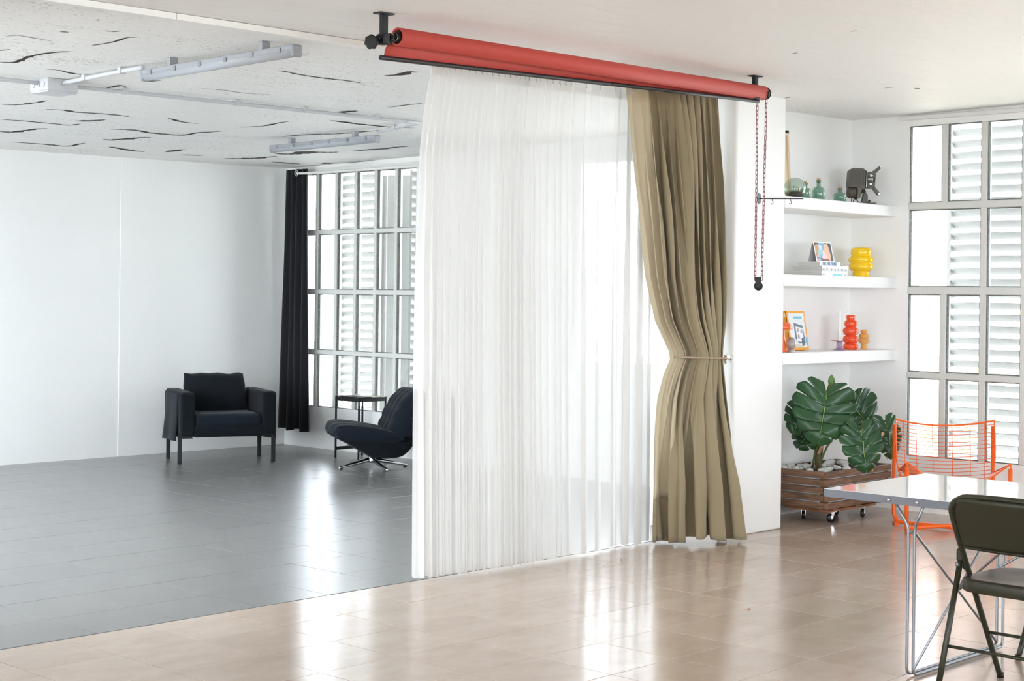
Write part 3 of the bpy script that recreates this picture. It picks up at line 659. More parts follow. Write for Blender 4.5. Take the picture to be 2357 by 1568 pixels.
so = MB().grid(lambda u, v: Vector(sheer(u, v)) - O, 900, 34).build('cloth', M_voile, t)
M_tape = mat('white_gathering_tape', (240, 240, 238), 0.8)
def tape(u, v):
    p = Vector(sheer(u, 0.0 + 0.026 * v)); return p + Vector((0, -0.004, 0)) - O
MB().grid(tape, 500, 3).build('header_tape', M_voile, t)
M_hook = mat('grey_curtain_hook', (96, 100, 102), 0.4, metal=0.6)
for k in range(NF):
    a, w, amp, ph, sk = fr[k]
    for f in ((0.25, 0.75) if k < 24 else (0.7,)):
        u = (a + w * f) / acc; p = Vector(sheer(u, 0.0)) + Vector((0, -0.009, 0)) - O
        MB().tube([p + Vector((0, 0.004, 0.03)), p + Vector((0, 0, 0.0)), p + Vector((0.0015 * sk * 3, 0, -0.03)), p + Vector((0.004, 0, -0.034))], 0.0010, 4).build('hook', M_hook, t)

M_olive = mat('olive_drab_drape', (146, 132, 104), 0.85, bump=(500, 0.12), var=(3, 0.04), sheen=0.2); M_lining = mat('khaki_drape_lining', (190, 177, 150), 0.85, bump=(500, 0.1), sheen=0.2)
OLT = [((2.75 - a[2]) / 2.75, a + b) for a, b in zip(OL_L, OL_R)]
OLT[0] = (0.0, OLT[0][1]); OLT[-1] = (1.0, OLT[-1][1])
of = []; acc2 = 0.0
for k in range(13):
    w = rnd(0.7, 1.35); of.append((acc2, w, rnd(0.65, 1.25), rnd(0, 6.28))); acc2 += w
def drape(u, v, shift=0.0):
    e = interp(OLT, v); l, r = Vector(e[:3]), Vector(e[3:])
    z = 2.742 + 0.012 * u - v * (2.73 + 0.012 * u)
    # folds lean in to the tie at v = 0.6 and are fewer and wider below it
    below = max(0.0, min(1.0, (v - 0.62) / 0.25)); pinch = math.exp(-((v - 0.592) / 0.07) ** 2)
    def wave(uu):
        x = min(max(uu, 0), 1) * acc2
        for k, (a, w, amp, ph) in enumerate(of):
            if x <= a + w or k == len(of) - 1: break
        f = (x - a) / w
        up_ = amp * math.sin(2 * math.pi * f)
        lo = math.sin(2 * math.pi * 4.6 * uu + 0.6) * 1.25 + 0.3 * math.sin(2 * math.pi * 11 * uu + 1)
        return up_ * (1 - below) + lo * below
    u2 = u + 0.012 * math.sin(9 * v + 7 * u)
    amp = (0.017 + 0.028 * min(1, v * 5) * (1 - 0.8 * pinch) + 0.02 * below)
    d = (r - l); d.z = 0; nrm = Vector((d.y, -d.x, 0)).normalized()
    p = l.lerp(r, u); p.z = z
    bulge = 0.085 * pinch * math.sin(math.pi * u) + 0.03 * math.sin(math.pi * u) + 0.07 * below * math.sin(math.pi * u)
    wv = wave(u2) * (0.35 + 0.65 * min(1.0, max(below, u / 0.26)))
    p += nrm * (amp * wv + bulge * 0.6 + shift) + d.normalized() * (amp * 0.55 * math.sin(4 * math.pi * u * 6 + wv))* (1 - abs(2 * u - 1) ** 6)
    if v > 0.985: p.z = 0.012 + 0.014 * abs(math.sin(11 * u + 1)) + (0.05 * max(0, math.sin(3.0 * math.pi * (u - 0.33))) if 0.33 < u < 0.67 else 0) * 0.6
    return p
O2 = Vector((7.85, 5.93, 0))
t = thing('drape_curtain', 'olive drab drape tied back with a cord beside the white pillar', 'curtain', O2)
dc = MB().grid(lambda u, v: drape(0.22 + 0.78 * u, v) - O2, 420, 60).build('cloth', M_olive, t)
dl = MB().grid(lambda u, v: drape(0.2195 * u, v * 0.90) - O2, 110, 54).build('turned_back_lining', M_lining, t); dl['label'] = 'lighter lining side of the drape turned outwards'
dh = MB().grid(lambda u, v: drape(0.2195 * u, 0.90 + 0.1 * v) - O2, 110, 10).build('hem', M_olive, t)
for o in (dc, dl, dh):
    s_ = o.modifiers.new('thickness', 'SOLIDIFY'); s_.thickness = 0.003; s_.offset = 0
for k in range(5):
    p = Vector((7.245 + 0.012 * k, 5.965, 2.725)) - O2
    MB().tube([p + Vector((0, 0, 0.03)), p, p + Vector((0.003, -0.006, -0.03))], 0.0012, 4).build('hook', M_chrome, t)
# tie-back cord and its hook on the pillar
M_cord = mat('beige_cotton_cord', (176, 152, 132), 0.9, bump=(300, 0.3))
t = thing('rope_tie', 'beige rope tie gathering the olive drape at waist height', 'rope', (8.10, 5.90, 1.125))
Cc = Vector((8.10, 5.90, 1.125)); path = []
vt = 0.592
for k in range(41):
    p = drape(k / 40, vt); best = p
    path.append(p)
nrm_ = Vector((-0.13, -1, 0)).normalized()
hull = []
for k in range(41):     # taut over the highest folds
    i0, i1 = max(0, k - 5), min(40, k + 5); off_ = max((path[i] - path[k]).dot(nrm_) for i in range(i0, i1 + 1))
    q = path[k] + nrm_ * (max(0, off_) + 0.012); q.z = 1.135 - 0.012 * k / 40; hull.append(q)
for _ in range(6): hull = [hull[0]] + [(hull[i - 1] + hull[i] * 2 + hull[i + 1]) / 4 for i in range(1, 40)] + [hull[-1]]
hull += [Vector((8.125, 5.865, 1.118))]
MB().tube([p - Cc for p in hull], 0.006, 8).build('cord', M_cord, t)
MB().tube([Vector(p) for p in smooth_path([(0.015, -0.03, 0.012), (0.03, -0.025, 0.0), (0.02, -0.03, -0.025), (0.0, -0.035, -0.012), (0.012, -0.035, 0.008), (0.045, -0.01, -0.02)], 6)], 0.0055, 8).build('knot', M_cord, t)
MB().box((0.035, -0.022, -0.03), (0.012, 0.004, 0.012)).build('green_tag', mat('green_tag', (24, 104, 74), 0.5), t)
MB().box((0.048, -0.016, -0.02), (0.018, 0.004, 0.022)).build('white_tag', M_tape, t)
t = thing('tieback_hook', 'small chrome hook plate on the shaded side of the pillar', 'hook', (8.168, 5.87, 1.125))
MB().box((-0.002, 0, 0), (0.004, 0.03, 0.034)).build('plate', M_chrome, t, bevel=0.001)
for y, z in ((-.01, .011), (.01, .011), (-.01, -.011), (.01, -.011)): MB().lathe([(0.003, -0.003), (0.003, 0)], (-0.003, y, z), 8, 'x').build('screw', M_steel, t)
MB().tube(smooth_path([(-0.004, 0, 0), (-0.02, 0, -0.006), (-0.034, 0.002, 0.012), (-0.024, 0.004, 0.022)], 6), 0.003, 8).build('hook', M_chrome, t)

# black curtain in the far corner, with its rod
M_blk = mat('black_curtain_cloth', (17, 18, 24), 0.9, bump=(400, 0.1), sheen=0.15)
O3 = Vector((9.70, 12.15, 0)); t = thing('black_curtain', 'narrow black curtain hanging in the far corner of the studio window', 'curtain', O3)
def blk(u, v):
    y0 = 12.385 if v > 0.25 else 12.385; ytop0, ytop1 = 12.285, 11.945; ya = ytop0 + (12.375 - ytop0) * v; yb = ytop1 + (11.885 - ytop1) * v
    y = ya + (yb - ya) * u; x = 9.695 + 0.03 * math.sin(2 * math.pi * 4.5 * u + 0.4) * (0.6 + 0.4 * v) + 0.008 * math.sin(17 * u + 3 * v)
    return Vector((x, y, 2.695 - v * (2.695 - 0.172) + (0.012 * math.sin(2 * math.pi * 2 * u) if v > 0.97 else 0)))
ob = MB().grid(lambda u, v: blk(u, v) - O3, 130, 14).build('cloth', M_blk, t)
s_ = ob.modifiers.new('thickness', 'SOLIDIFY'); s_.thickness = 0.004
def torus(R, r, axis, c, n=24, k=8):
    P = []
    for i in range(n):
        a = 2 * math.pi * i / n; P.append({'x': (0, R * math.cos(a), R * math.sin(a)), 'y': (R * math.cos(a), 0, R * math.sin(a)), 'z': (R * math.cos(a), R * math.sin(a), 0)}[axis])
    return MB().tube([Vector(p) + Vector(c) for p in P], r, k, closed=True)
torus(0.026, 0.006, 'x', Vector((9.655, 12.065, 2.652)) - O3).build('eyelet', M_chrome, t, rot=None)
t = thing('curtain_rod', 'white curtain rod across the top of the studio window', 'curtain rod', (9.70, 11.2, 2.65))
MB().tube([(-0.045, 0.865, 0.002), (0.0, 0.70, 0.0), (0.0, -2.6, 0.0)], 0.0125, 10).build('rod', M_trim, t)
for y in (-0.9, 0.86): MB().box((0.07, y, 0.0), (0.12, 0.02, 0.02)).build('rod_bracket', M_trim, t)

# ------------------------------------------------------------------ furniture in the studio
M_navy = mat('dark_navy_corduroy', (13, 19, 25), 0.9, bump=(350, 0.15), sheen=0.06, spec=0.2); M_navy2 = mat('dark_blue_grey_weave', (17, 25, 34), 0.9, bump=(350, 0.15), sheen=0.08, spec=0.2)
M_leg = mat('black_wood_leg', (24, 25, 27), 0.45)
def pillow(w, h, th, ears=0.12, n=18, sag=0.0):
    b = MB()
    for side in (1, -1):
        def fn(u, v):
            x, z = 2 * u - 1, 2 * v - 1; x, z = x * math.sqrt(1 - 0.16 * z * z), z * math.sqrt(1 - 0.16 * x * x)
            prof = max(0.0, (1 - abs(2 * u - 1) ** 3.0)) ** 0.5 * max(0.0, (1 - abs(2 * v - 1) ** 3.0)) ** 0.5
            e = 1 - ears * (1 - x * x) * abs(z) ** 3 - 0 * abs(x)
            e2 = 1 - ears * 0.7 * (1 - z * z) * abs(x) ** 3
            wr = 0.012 * math.sin(9 * x + 3 * z) * prof * 0.5
            return (x * w / 2 * e2, side * (th / 2 * prof + wr) , z * h / 2 * e - sag * (1 - x * x) * (z > 0) * z)
        b.grid(fn, n, n)
    return b
RZ = math.radians(-23)
t = thing('armchair', 'dark navy upholstered armchair with square arms against the end wall', 'armchair', (8.475, 11.63, 0), RZ)
for s in (-1, 1):
    for y in (-0.27, 0.225):
        MB().box((s * 0.415, y, 0.13), (0.032, 0.032, 0.26)).build('leg', M_leg, t)
    MB().box((s * 0.36, 0.0, 0.435), (0.125, 0.70, 0.385)).build('arm', M_navy, t, bevel=0.028, segs=4)
    # loose cover hanging over the outer side of the arm, flaring at the foot
    def cover(u, v, s=s):
        y = -0.22 + u * 0.50 + (0.02 * v * (2 * u - 1)); z = 0.60 - v * 0.40 - 0.02 * v * u
        return (s * (0.424 + 0.012 * math.sin(7 * u) * v + 0.022 * v * v), y, z)
    c = MB().grid(cover, 14, 10).build('side_cover', M_navy2, t); m_ = c.modifiers.new('thickness', 'SOLIDIFY'); m_.thickness = 0.008; m_.offset = 0
MB().box((0, -0.02, 0.285), (0.62, 0.66, 0.10)).build('seat_base', M_navy, t, bevel=0.02, segs=3)
MB().box((0, 0.365, 0.40), (0.84, 0.05, 0.42)).build('back_panel', M_navy, t, bevel=0.02, segs=3)
MB().box((0, -0.075, 0.375), (0.59, 0.55, 0.125)).build('seat_cushion', M_navy2, t, bevel=0.045, segs=5)
bc = pillow(0.66, 0.55, 0.30, 0.17, 26).build('back_cushion', M_navy, t, (0, 0.20, 0.545), (math.radians(-16), 0, 0))
bm = bmesh.new(); bm.from_mesh(bc.data); bmesh.ops.remove_doubles(bm, verts=bm.verts, dist=0.001); bmesh.ops.recalc_face_normals(bm, faces=bm.faces)
for _ in range(9): bmesh.ops.smooth_vert(bm, verts=bm.verts, factor=0.5, use_axis_x=True, use_axis_y=True, use_axis_z=True)
for v in bm.verts: v.co += v.normal * (0.012 * mnoise.noise(v.co * 9.0) + 0.006 * math.sin(38 * v.co.x) * max(0, v.co.z * 4))
bm.to_mesh(bc.data); bm.free()
for p_ in bc.data.polygons: p_.use_smooth = True
for s in (-1, 1): MB().box((s * 0.36, -0.02, 0.235), (0.09, 0.60, 0.02)).build('rail', M_leg, t)

FZ = math.radians(148.5)
t = thing('swivel_chair', 'dark blue tufted swivel lounge chair on a chrome star base', 'swivel chair', (9.08, 10.27, 0), FZ)
for a in (168, 252, -24, 84):
    q = math.radians(a) - FZ; d = Vector((math.cos(q), math.sin(q), 0)); w = Vector((-d.y, d.x, 0))
    lg = MB(); secs = [(0.02, 0.072, 0.014, 0.020), (0.12, 0.052, 0.013, 0.016), (0.25, 0.028, 0.012, 0.011), (0.315, 0.018, 0.012, 0.009), (0.325, 0.010, 0.010, 0.005)]
    V = []; 
    for r, z, hw, hh in secs:
        c = d * r + Vector((0, 0, z)); V += [c + w * hw * math.cos(k * math.pi / 4) + Vector((0, 0, hh * math.sin(k * math.pi / 4))) for k in range(8)]
    F = [(i * 8 + k, i * 8 + (k + 1) % 8, i * 8 + 8 + (k + 1) % 8, i * 8 + 8 + k) for i in range(4) for k in range(8)] + [tuple(range(32, 40))]
    lg.add(V, F, True); lo = lg.build('star_leg', M_chrome, t)
    MB().lathe([(0.013, 0.0), (0.013, 0.012)], d * 0.30, 12).build('glide', M_black, lo)
MB().lathe([(0.030, 0.045), (0.034, 0.05), (0.034, 0.10), (0.026, 0.105)], (0, 0, 0), 24).build('hub', M_chrome, t)
MB().lathe([(0.022, 0.10), (0.022, 0.15)], (0, 0, 0), 20).build('gas_lift', M_black, t)
def swept(name, prof, W, material, bulge, tuft=None, edge=3.0, n=26):
    """closed profile in x-z carried across y, pulled in towards both sides"""
    P = smooth_path([(x, 0, z) for x, z in prof], 5, closed=True); c = sum(P, Vector()) / len(P); b = MB(); m_ = len(P)
    def fn(u, v):
        iv = int(round(v * (n - 1))); y = max(-1.0, min(1.0, -1.0 + 2.0 * (iv - 1) / (n - 3))); capd = iv in (0, n - 1); k = max(0.0, 1 - abs(y) ** edge) ** 0.45; i = int(round(u * m_)) % m_; p = P[i]
        s = bulge + (1 - bulge) * k; q = c + (p - c) * (0.02 if capd else s)
        q = Vector((q.x, y * W / 2, q.z))
        if tuft: q += tuft(p, y)
        return q
    b.grid(fn, m_, n, closed_u=True)
    return b.build(name, material, t)
def tuft_seat(p, y):
    return Vector((0, 0, -0.016 * abs(math.cos(math.pi * 1.5 * y)) ** 6 - 0.0)) if p.z > 0.33 else Vector((-0.02 * abs(math.cos(math.pi * 1.5 * y)) ** 4, 0, 0)) if p.x > 0.3 else Vector()
def tuft_back(p, y):
    g = abs(math.sin(math.pi * 2.0 * y)) ** 0.6; r = abs(math.sin((p.z - 0.30) * math.pi / 0.115)) ** 0.5
    return Vector((0.02 * g * r - 0.012, 0, 0.006 * g)) if p.x > -0.33 else Vector()
swept('seat_cushion', [(0.385, 0.33), (0.37, 0.385), (0.30, 0.405), (0.16, 0.395), (0.0, 0.37), (-0.16, 0.335), (-0.25, 0.30), (-0.27, 0.25), (-0.10, 0.225), (0.12, 0.235), (0.30, 0.265), (0.37, 0.29)], 0.66, M_navy2, 0.80, tuft_seat)
swept('backrest', [(-0.09, 0.33), (-0.115, 0.42), (-0.16, 0.52), (-0.225, 0.62), (-0.29, 0.675), (-0.37, 0.685), (-0.43, 0.64), (-0.42, 0.55), (-0.38, 0.42), (-0.34, 0.32), (-0.26, 0.26), (-0.14, 0.27)], 0.64, M_navy2, 0.82, tuft_back, n=36)
swept('shell', [(0.36, 0.285), (0.25, 0.225), (0.12, 0.15), (0.03, 0.108), (-0.14, 0.105), (-0.24, 0.14), (-0.33, 0.25), (-0.40, 0.42), (-0.445, 0.62), (-0.40, 0.60), (-0.35, 0.40), (-0.28, 0.26), (-0.10, 0.24), (0.12, 0.25), (0.30, 0.29)], 0.63, M_navy, 0.94)

t = thing('side_table', 'small square black metal side table behind the swivel chair', 'side table', (9.55, 10.965, 0))
H = 0.165
for sx in (-1, 1):
    for sy in (-1, 1): MB().box((sx * (H - 0.006), sy * (H - 0.006), 0.28), (0.013, 0.013, 0.56)).build('leg', M_black, t)
for sy in (-1, 1): MB().box((0, sy * (H - 0.006), 0.538), (2 * H - 0.026, 0.01, 0.032)).build('apron', M_black, t); MB().box((0, sy * (H - 0.006), 0.085), (2 * H - 0.026, 0.01, 0.03)).build('stretcher', M_black, t)
for sx in (-1, 1): MB().box((sx * (H - 0.006), 0, 0.538), (0.01, 2 * H - 0.026, 0.032)).build('apron', M_black, t)
MB().box((-0.09, 0, 0.563), (0.15, 2 * H, 0.006)).build('tray', M_black, t); MB().box((0.075, 0, 0.563), (0.18, 2 * H, 0.006)).build('tray', mat('pale_table_top', (206, 196, 186), 0.4), t)

# ------------------------------------------------------------------ table and folding chairs in front
M_white_top = mat('white_gloss_table_top', (238, 238, 234), 0.08, spec=0.7, coat=0.6); M_edge = mat('grey_steel_band', (116, 118, 124), 0.4, metal=0.5, bump=(200, 0.05))
M_rod = mat('galvanised_rod', (148, 151, 156), 0.35, metal=0.8)
TX0, TX1, TY0, TY1 = 5.625, 6.462, 1.75, 3.565
t = thing('table', 'white topped table with grey metal band and wire trestle legs', 'table', ((TX0 + TX1) / 2, (TY0 + TY1) / 2, 0)); TO = Vector(t.location)
MB().b2(TX0 + .003 - TO.x, TX1 - .003 - TO.x, TY0 + .003 - TO.y, TY1 - .003 - TO.y, 0.690, 0.7205).build('table_top', M_white_top, t, bevel=0.001, segs=1)
for (a, b, c, d) in ((TX0, TX0 + .003, TY0, TY1), (TX1 - .003, TX1, TY0, TY1), (TX0, TX1, TY0, TY0 + .003), (TX0, TX1, TY1 - .003, TY1)):
    MB().b2(a - TO.x, b - TO.x, c - TO.y, d - TO.y, 0.688, 0.719).build('edge_band', M_edge, t)
for y in (3.26, 3.135, 2.2, 2.08): 
    MB().lathe([(0.0085, 0), (0.007, -0.005), (0.003, -0.0075), (0.0, -0.008)], (TX0 - TO.x, y - TO.y, 0.7035), 14, 'x').build('bolt', M_chrome, t)
def trestle(yl):
    xa, xb = 5.665 - TO.x, 6.43 - TO.x; y = yl - TO.y; g = 0.014
    for s in (-1, 1):      # two parallel rods bent to a U, splaying apart at the top
        pts = [(xa - 0.02, y + s * 0.062, 0.69), (xa, y + s * g, 0.60), (xa, y + s * g, 0.012), (xb, y + s * g, 0.012), (xb, y + s * g, 0.60), (xb + 0.02, y + s * 0.062, 0.69)]
        MB().tube(fillet(pts, 0.03, 5), 0.0062, 8).build('leg_rod', M_rod, t)
    for x, s in ((xa, 1), (xb, -1)): 
        MB().tube([(x, y - g, 0.575), (x, y + g, 0.575)], 0.005, 6).build('spacer', M_rod, t)
    MB().tube(fillet([(xa, y + 0.004, 0.578), (xa + 0.03, y + 0.004, 0.575), (xb - 0.02, y + 0.004, 0.03)], 0.02), 0.0052, 7).build('brace', M_rod, t)
    MB().tube(fillet([(xb, y - 0.004, 0.578), (xb - 0.03, y - 0.004, 0.575), (xa + 0.02, y - 0.004, 0.03)], 0.02), 0.0052, 7).build('brace', M_rod, t)
trestle(3.18); trestle(2.14)
for s, x in ((1, 5.665), (-1, 6.43)):
    MB().tube([((x + s * 0.385) - TO.x, 3.18 - TO.y, 0.30), (x - TO.x + s * 0.02, 2.66 - TO.y, 0.685)], 0.0052, 7).build('stay_rod', M_rod, t)

M_drab = mat('olive_drab_enamel', (44, 43, 29), 0.38, bump=(250, 0.06), spec=0.5)
def folding_chair(loc, rz, label):
    """faces local +x; left side at +y"""
    t = thing('folding_chair', label, 'folding chair', loc, rz, 'olive folding chairs at the table'); W = 0.225
    r = 0.0115
    # frame A: both front feet, up along the seat to the arch of the backrest
    top = 0.765; xf, xt = 0.235, -0.225
    def pa(z): return xf + (xt - xf) * (z / top)
    P = []
    for s in (1, -1):
        seq = [(pa(0.0), s * W, 0.004), (pa(0.40), s * W, 0.40), (pa(0.66), s * W, 0.66), (pa(0.735), s * (W - 0.015), 0.725), (pa(0.76), s * (W - 0.055), 0.758), (pa(0.765), s * (W - 0.10), 0.767)]
        P.append(seq)
    path = smooth_path(P[0] + [(pa(0.767), 0, 0.770)] + P[1][::-1], 5)
    MB().tube(path, r, 10).build('front_frame', M_drab, t)
    # pressed steel back panel, gently curved
    def panel(u, v):
        y = (2 * u - 1) * (W - 0.004); z = 0.56 + v * 0.20; e = 1.0
        c = max(0.0, abs(y) - (W - 0.10)) / 0.10; z2 = min(z, 0.762 - 0.085 * c ** 3.2)
        return (pa(z2) - 0.028 * (1 - (y / W) ** 2) + 0.004 * math.sin(math.pi * v), y, z2)
    bp = MB().grid(panel, 30, 12).build('backrest', M_drab, t); m_ = bp.modifiers.new('thickness', 'SOLIDIFY'); m_.thickness = 0.012; m_.offset = 0
    rim = [panel(k / 24, 0.0) for k in range(25)]; MB().tube(rim, 0.008, 8).build('backrest_rim', M_drab, t)
    # frame B: rear legs
    xr, xq, zq = -0.235, -0.055, 0.515
    for s in (1, -1):
        y = s * (W + 0.024)
        MB().tube([(xr, y, 0.004), (xr + (xq - xr) * 0.5, y, zq * 0.5), (xq, y, zq)], r, 10).build('rear_leg', M_drab, t)
        MB().box((xq - 0.002, y, zq + 0.004), (0.03, 0.03, 0.05)).build('leg_cap', M_drab, t, bevel=0.008)
        MB().tube([(xq - 0.004, y - s * 0.002, zq - 0.03), (xq + 0.06, s * (W + 0.012), 0.43)], 0.006, 6).build('link_arm', M_drab, t)
        MB().lathe([(0.008, -0.006), (0.008, 0.006)], (xq - 0.03, y, zq - 0.03), 10, 'y').build('pivot', M_steel, t)
        for x in (xr, pa(0)): MB().lathe([(0.0135, 0.0), (0.0135, 0.022)], (x, y if x == xr else s * W, 0.0), 12).build('rubber_foot', M_black, t)
    MB().tube([(xr + 0.065, -W - 0.02, 0.185), (xr + 0.065, W + 0.02, 0.185)], 0.0065, 8).build('rear_stretcher', M_drab, t)
    MB().tube([(pa(0.20), -W, 0.20), (pa(0.20), W, 0.20)], 0.0065, 8).build('front_stretcher', M_drab, t)
    # seat pan with rolled edge
    prof = []
    def seat(u, v):
        a = 2 * math.pi * u; ex = 4.5; cs, sn = math.cos(a), math.sin(a)
        x = math.copysign(abs(cs) ** (2 / ex), cs) * 0.205 + 0.03; y = math.copysign(abs(sn) ** (2 / ex), sn) * (W - 0.004)
        lv = [(0.0, 0.447 - 0.013), (0.35, 0.437), (0.7, 0.442), (0.93, 0.449), (0.985, 0.446), (1.0, 0.437), (1.0, 0.405), (0.985, 0.40)]
        k = int(round(v * 7)); f, z = lv[k]
        return (0.03 + (x - 0.03) * max(f, 0.001), y * max(f, 0.001), z)
    MB().grid(seat, 64, 8, closed_u=True).build('seat', M_drab, t)
    return t
folding_chair((5.70, 2.705, 0), 0.0, 'olive green steel folding chair nearest the camera, its back to us')
folding_chair((6.52, 2.80, 0), math.pi, 'olive green folding chair across the table, cut off by the photo edge')

# ------------------------------------------------------------------ orange wire armchair
M_or = mat('orange_enamel', (242, 102, 28), 0.35, spec=0.5)
FA = math.atan2(-0.64, -0.768)            # faces the camera
t = thing('wire_armchair', 'orange wire mesh armchair by the louvred window', 'armchair', (9.49, 5.045, 0), FA)
def wl(p): return Vector(p)
BW_, FX, BX = 0.325, 0.225, -0.235   # half width, front and back in local x
for s in (-1, 1):
    MB().tube(fillet([(BX - 0.02, s * BW_, 0.665), (BX, s * BW_, 0.06), (BX + 0.03, s * (BW_ - 0.02), 0.022), (FX * 0.98, -s * BW_ * 0.97, 0.020 + 0.022 * (s > 0))], 0.09, 6), 0.0135, 12).build('base_tube', M_or, t)
    MB().tube([(FX, s * BW_, 0.43), (FX, s * BW_, 0.02)], 0.0135, 12).build('front_post', M_or, t)
    MB().tube([(FX, s * BW_, 0.43), (FX, s * BW_, 0.46)], 0.006, 8).build('pin', M_or, t)
    for x in (BX + 0.01, FX): MB().prism([(-0.05, 0), (0.05, 0), (0.03, 0.018), (-0.02, 0.03)], -0.012, 0.012).build('foot', M_or, t, (x, s * (BW_ - 0.01), 0))
def backp(y, z):       # the sheet of wires: back
    k = y / BW_; return Vector((BX + 0.02 - 0.10 * (1 - k * k) + (0.70 - z) * 0.16, y, z))
zs_top = lambda y: 0.705 - 0.045 * (1 - (y / BW_) ** 2)
hw = []
for i in range(17):    # horizontal wires sag in the middle
    zz = 0.68 - i * 0.0245; 
    MB().tube([backp(BW_ * k / 8.0 * 0.985, zz - 0.035 * (1 - (k / 8.0) ** 2)) for k in range(-8, 9)], 0.0021, 5).build('wire', M_or, t)
for k in (-0.82, -0.55, -0.2, 0.2, 0.55, 0.82):
    y = BW_ * k; pts = [backp(y * (1 - 0.05 * (0.7 - z)), z) for z in (zs_top(y), 0.6, 0.5, 0.4, 0.30)]
    pts += [Vector((0.0, y * 0.9, 0.27)), Vector((0.2, y * 0.9, 0.325)), Vector((0.25, y * 0.9, 0.30))]
    MB().tube(smooth_path(pts, 4), 0.0024, 5).build('wire', M_or, t)
MB().tube(smooth_path([backp(BW_ * k / 8.0, zs_top(BW_ * k / 8.0)) for k in range(-8, 9)], 2), 0.0062, 8).build('top_rail', M_or, t)
for s in (-1, 1):
    MB().tube(smooth_path([backp(s * BW_, 0.705), backp(s * BW_, 0.60), backp(s * BW_ * 0.99, 0.45), backp(s * BW_ * 0.94, 0.36), Vector((BX + 0.14, s * BW_ * 0.9, 0.30)), Vector((0.05, s * BW_ * 0.9, 0.27)), Vector((0.24, s * BW_ * 0.9, 0.32))], 4), 0.0055, 8).build('side_rail', M_or, t)
    # arm: wire triangle between back, post and seat
    a0, a1, a2 = Vector((FX, s * (BW_ + 0.0), 0.462)), Vector((BX + 0.10, s * (BW_ - 0.015), 0.375)), Vector((FX + 0.0, s * (BW_ - 0.17), 0.335))
    MB().tube([a1, a0, a2], 0.0055, 8).build('arm_rail', M_or, t); MB().tube([a1, a2], 0.0045, 8).build('arm_rail', M_or, t)
    for i in range(1, 15):
        q = i / 15; MB().tube([a0.lerp(a1, q), a0.lerp(a2, q)], 0.0018, 4).build('wire', M_or, t)
for i in range(14):
    x = BX + 0.14 + i * 0.027; z = 0.30 - 0.03 * math.sin(math.pi * min(1, i / 9)) + 0.003 * max(0, i - 7); MB().tube([(x, -BW_ * 0.9, z), (x, 0, z - 0.02), (x, BW_ * 0.9, z)], 0.0021, 5).build('wire', M_or, t)

# ------------------------------------------------------------------ shelves in the niche and what stands on them
SZ = [(2.172, 'upper'), (1.660, 'middle'), (1.145, 'lower')]
sl_ = ['upper white wall shelf carrying the green bottles', 'middle white wall shelf carrying the yellow vase', 'lower white wall shelf carrying the red vase']
for (z, n_), lb in zip(SZ, sl_):
    o = MB().b2(-0.715, 0.722, -(YB - YF) / 2, (YB - YF) / 2, -0.078, 0).build('wall_shelf', M_wall, None, (9.427, (YF + YB) / 2, z), bevel=0.006, segs=2)
    tag(o, lb, 'shelf', 'white shelves in the niche')
Z1, Z2, Z3 = [z for z, _ in SZ]

def clear(name, rgb, rough=0.03, ior=1.3, tint=0.5, gloss=0.12):
    """thin coloured glass: tinted see-through with a gloss"""
    mt = bpy.data.materials.new(name); mt.use_nodes = True; nt = mt.node_tree; nt.nodes.clear()
    out = nt.nodes.new('ShaderNodeOutputMaterial'); m1 = nt.nodes.new('ShaderNodeMixShader'); m2 = nt.nodes.new('ShaderNodeMixShader')
    tr = nt.nodes.new('ShaderNodeBsdfTransparent'); gl = nt.nodes.new('ShaderNodeBsdfGlossy'); df = nt.nodes.new('ShaderNodeBsdfDiffuse'); lw = nt.nodes.new('ShaderNodeLayerWeight')
    c = lin(rgb); tr.inputs['Color'].default_value = (*c, 1); df.inputs['Color'].default_value = (*[v * 0.8 for v in c], 1); gl.inputs['Roughness'].default_value = rough
    lw.inputs['Blend'].default_value = 0.3; mr = nt.nodes.new('ShaderNodeMapRange'); mr.inputs['To Min'].default_value = gloss * 0.5; mr.inputs['To Max'].default_value = 0.65
    nt.links.new(lw.outputs['Facing'], mr.inputs['Value'])
    m1.inputs[0].default_value = tint; nt.links.new(tr.outputs[0], m1.inputs[1]); nt.links.new(df.outputs[0], m1.inputs[2])
    nt.links.new(mr.outputs['Result'], m2.inputs[0]); nt.links.new(m1.outputs[0], m2.inputs[1]); nt.links.new(gl.outputs[0], m2.inputs[2]); nt.links.new(m2.outputs[0], out.inputs[0])
    return mt
M_bottle = clear('green_bottle_glass', (164, 206, 188), tint=0.22); M_clear = clear('clear_glass', (226, 238, 230), tint=0.03); M_cork = mat('cork', (196, 152, 112), 0.85, bump=(150, 0.4))
def bottle(x, y, r, hb, hn, rn, shoulder, label):
    t = thing('bottle', label, 'bottle', (x, y, Z1), group='green bottles on the upper shelf')
    prof = [(r * 0.85, 0.0), (r, 0.006), (r, hb - shoulder)] + [(rn + (r - rn) * math.cos(a) ** 0.8, hb - shoulder + shoulder * math.sin(a)) for a in [math.radians(q) for q in (20, 40, 60, 78)]] + [(rn, hb + 0.004), (rn, hb + hn - 0.012), (rn * 1.25, hb + hn - 0.010), (rn * 1.25, hb + hn), (rn * 0.8, hb + hn)]
    MB().lathe(prof, (0, 0, 0.0005), 28, cap=False).build('glass', M_bottle, t)
    MB().lathe([(r * 0.8, 0.003), (r * 0.8, 0.006)], (0, 0, 0), 24).build('base', M_bottle, t)
    MB().lathe([(rn * 0.72, hb + hn - 0.02), (rn * 0.95, hb + hn + 0.012), (rn * 0.85, hb + hn + 0.014)], (0, 0, 0), 16).build('cork', M_cork, t)
bottle(9.185, 5.99, 0.035, 0.082, 0.034, 0.013, 0.012, 'green corked bottle half hidden behind the glass terrarium')
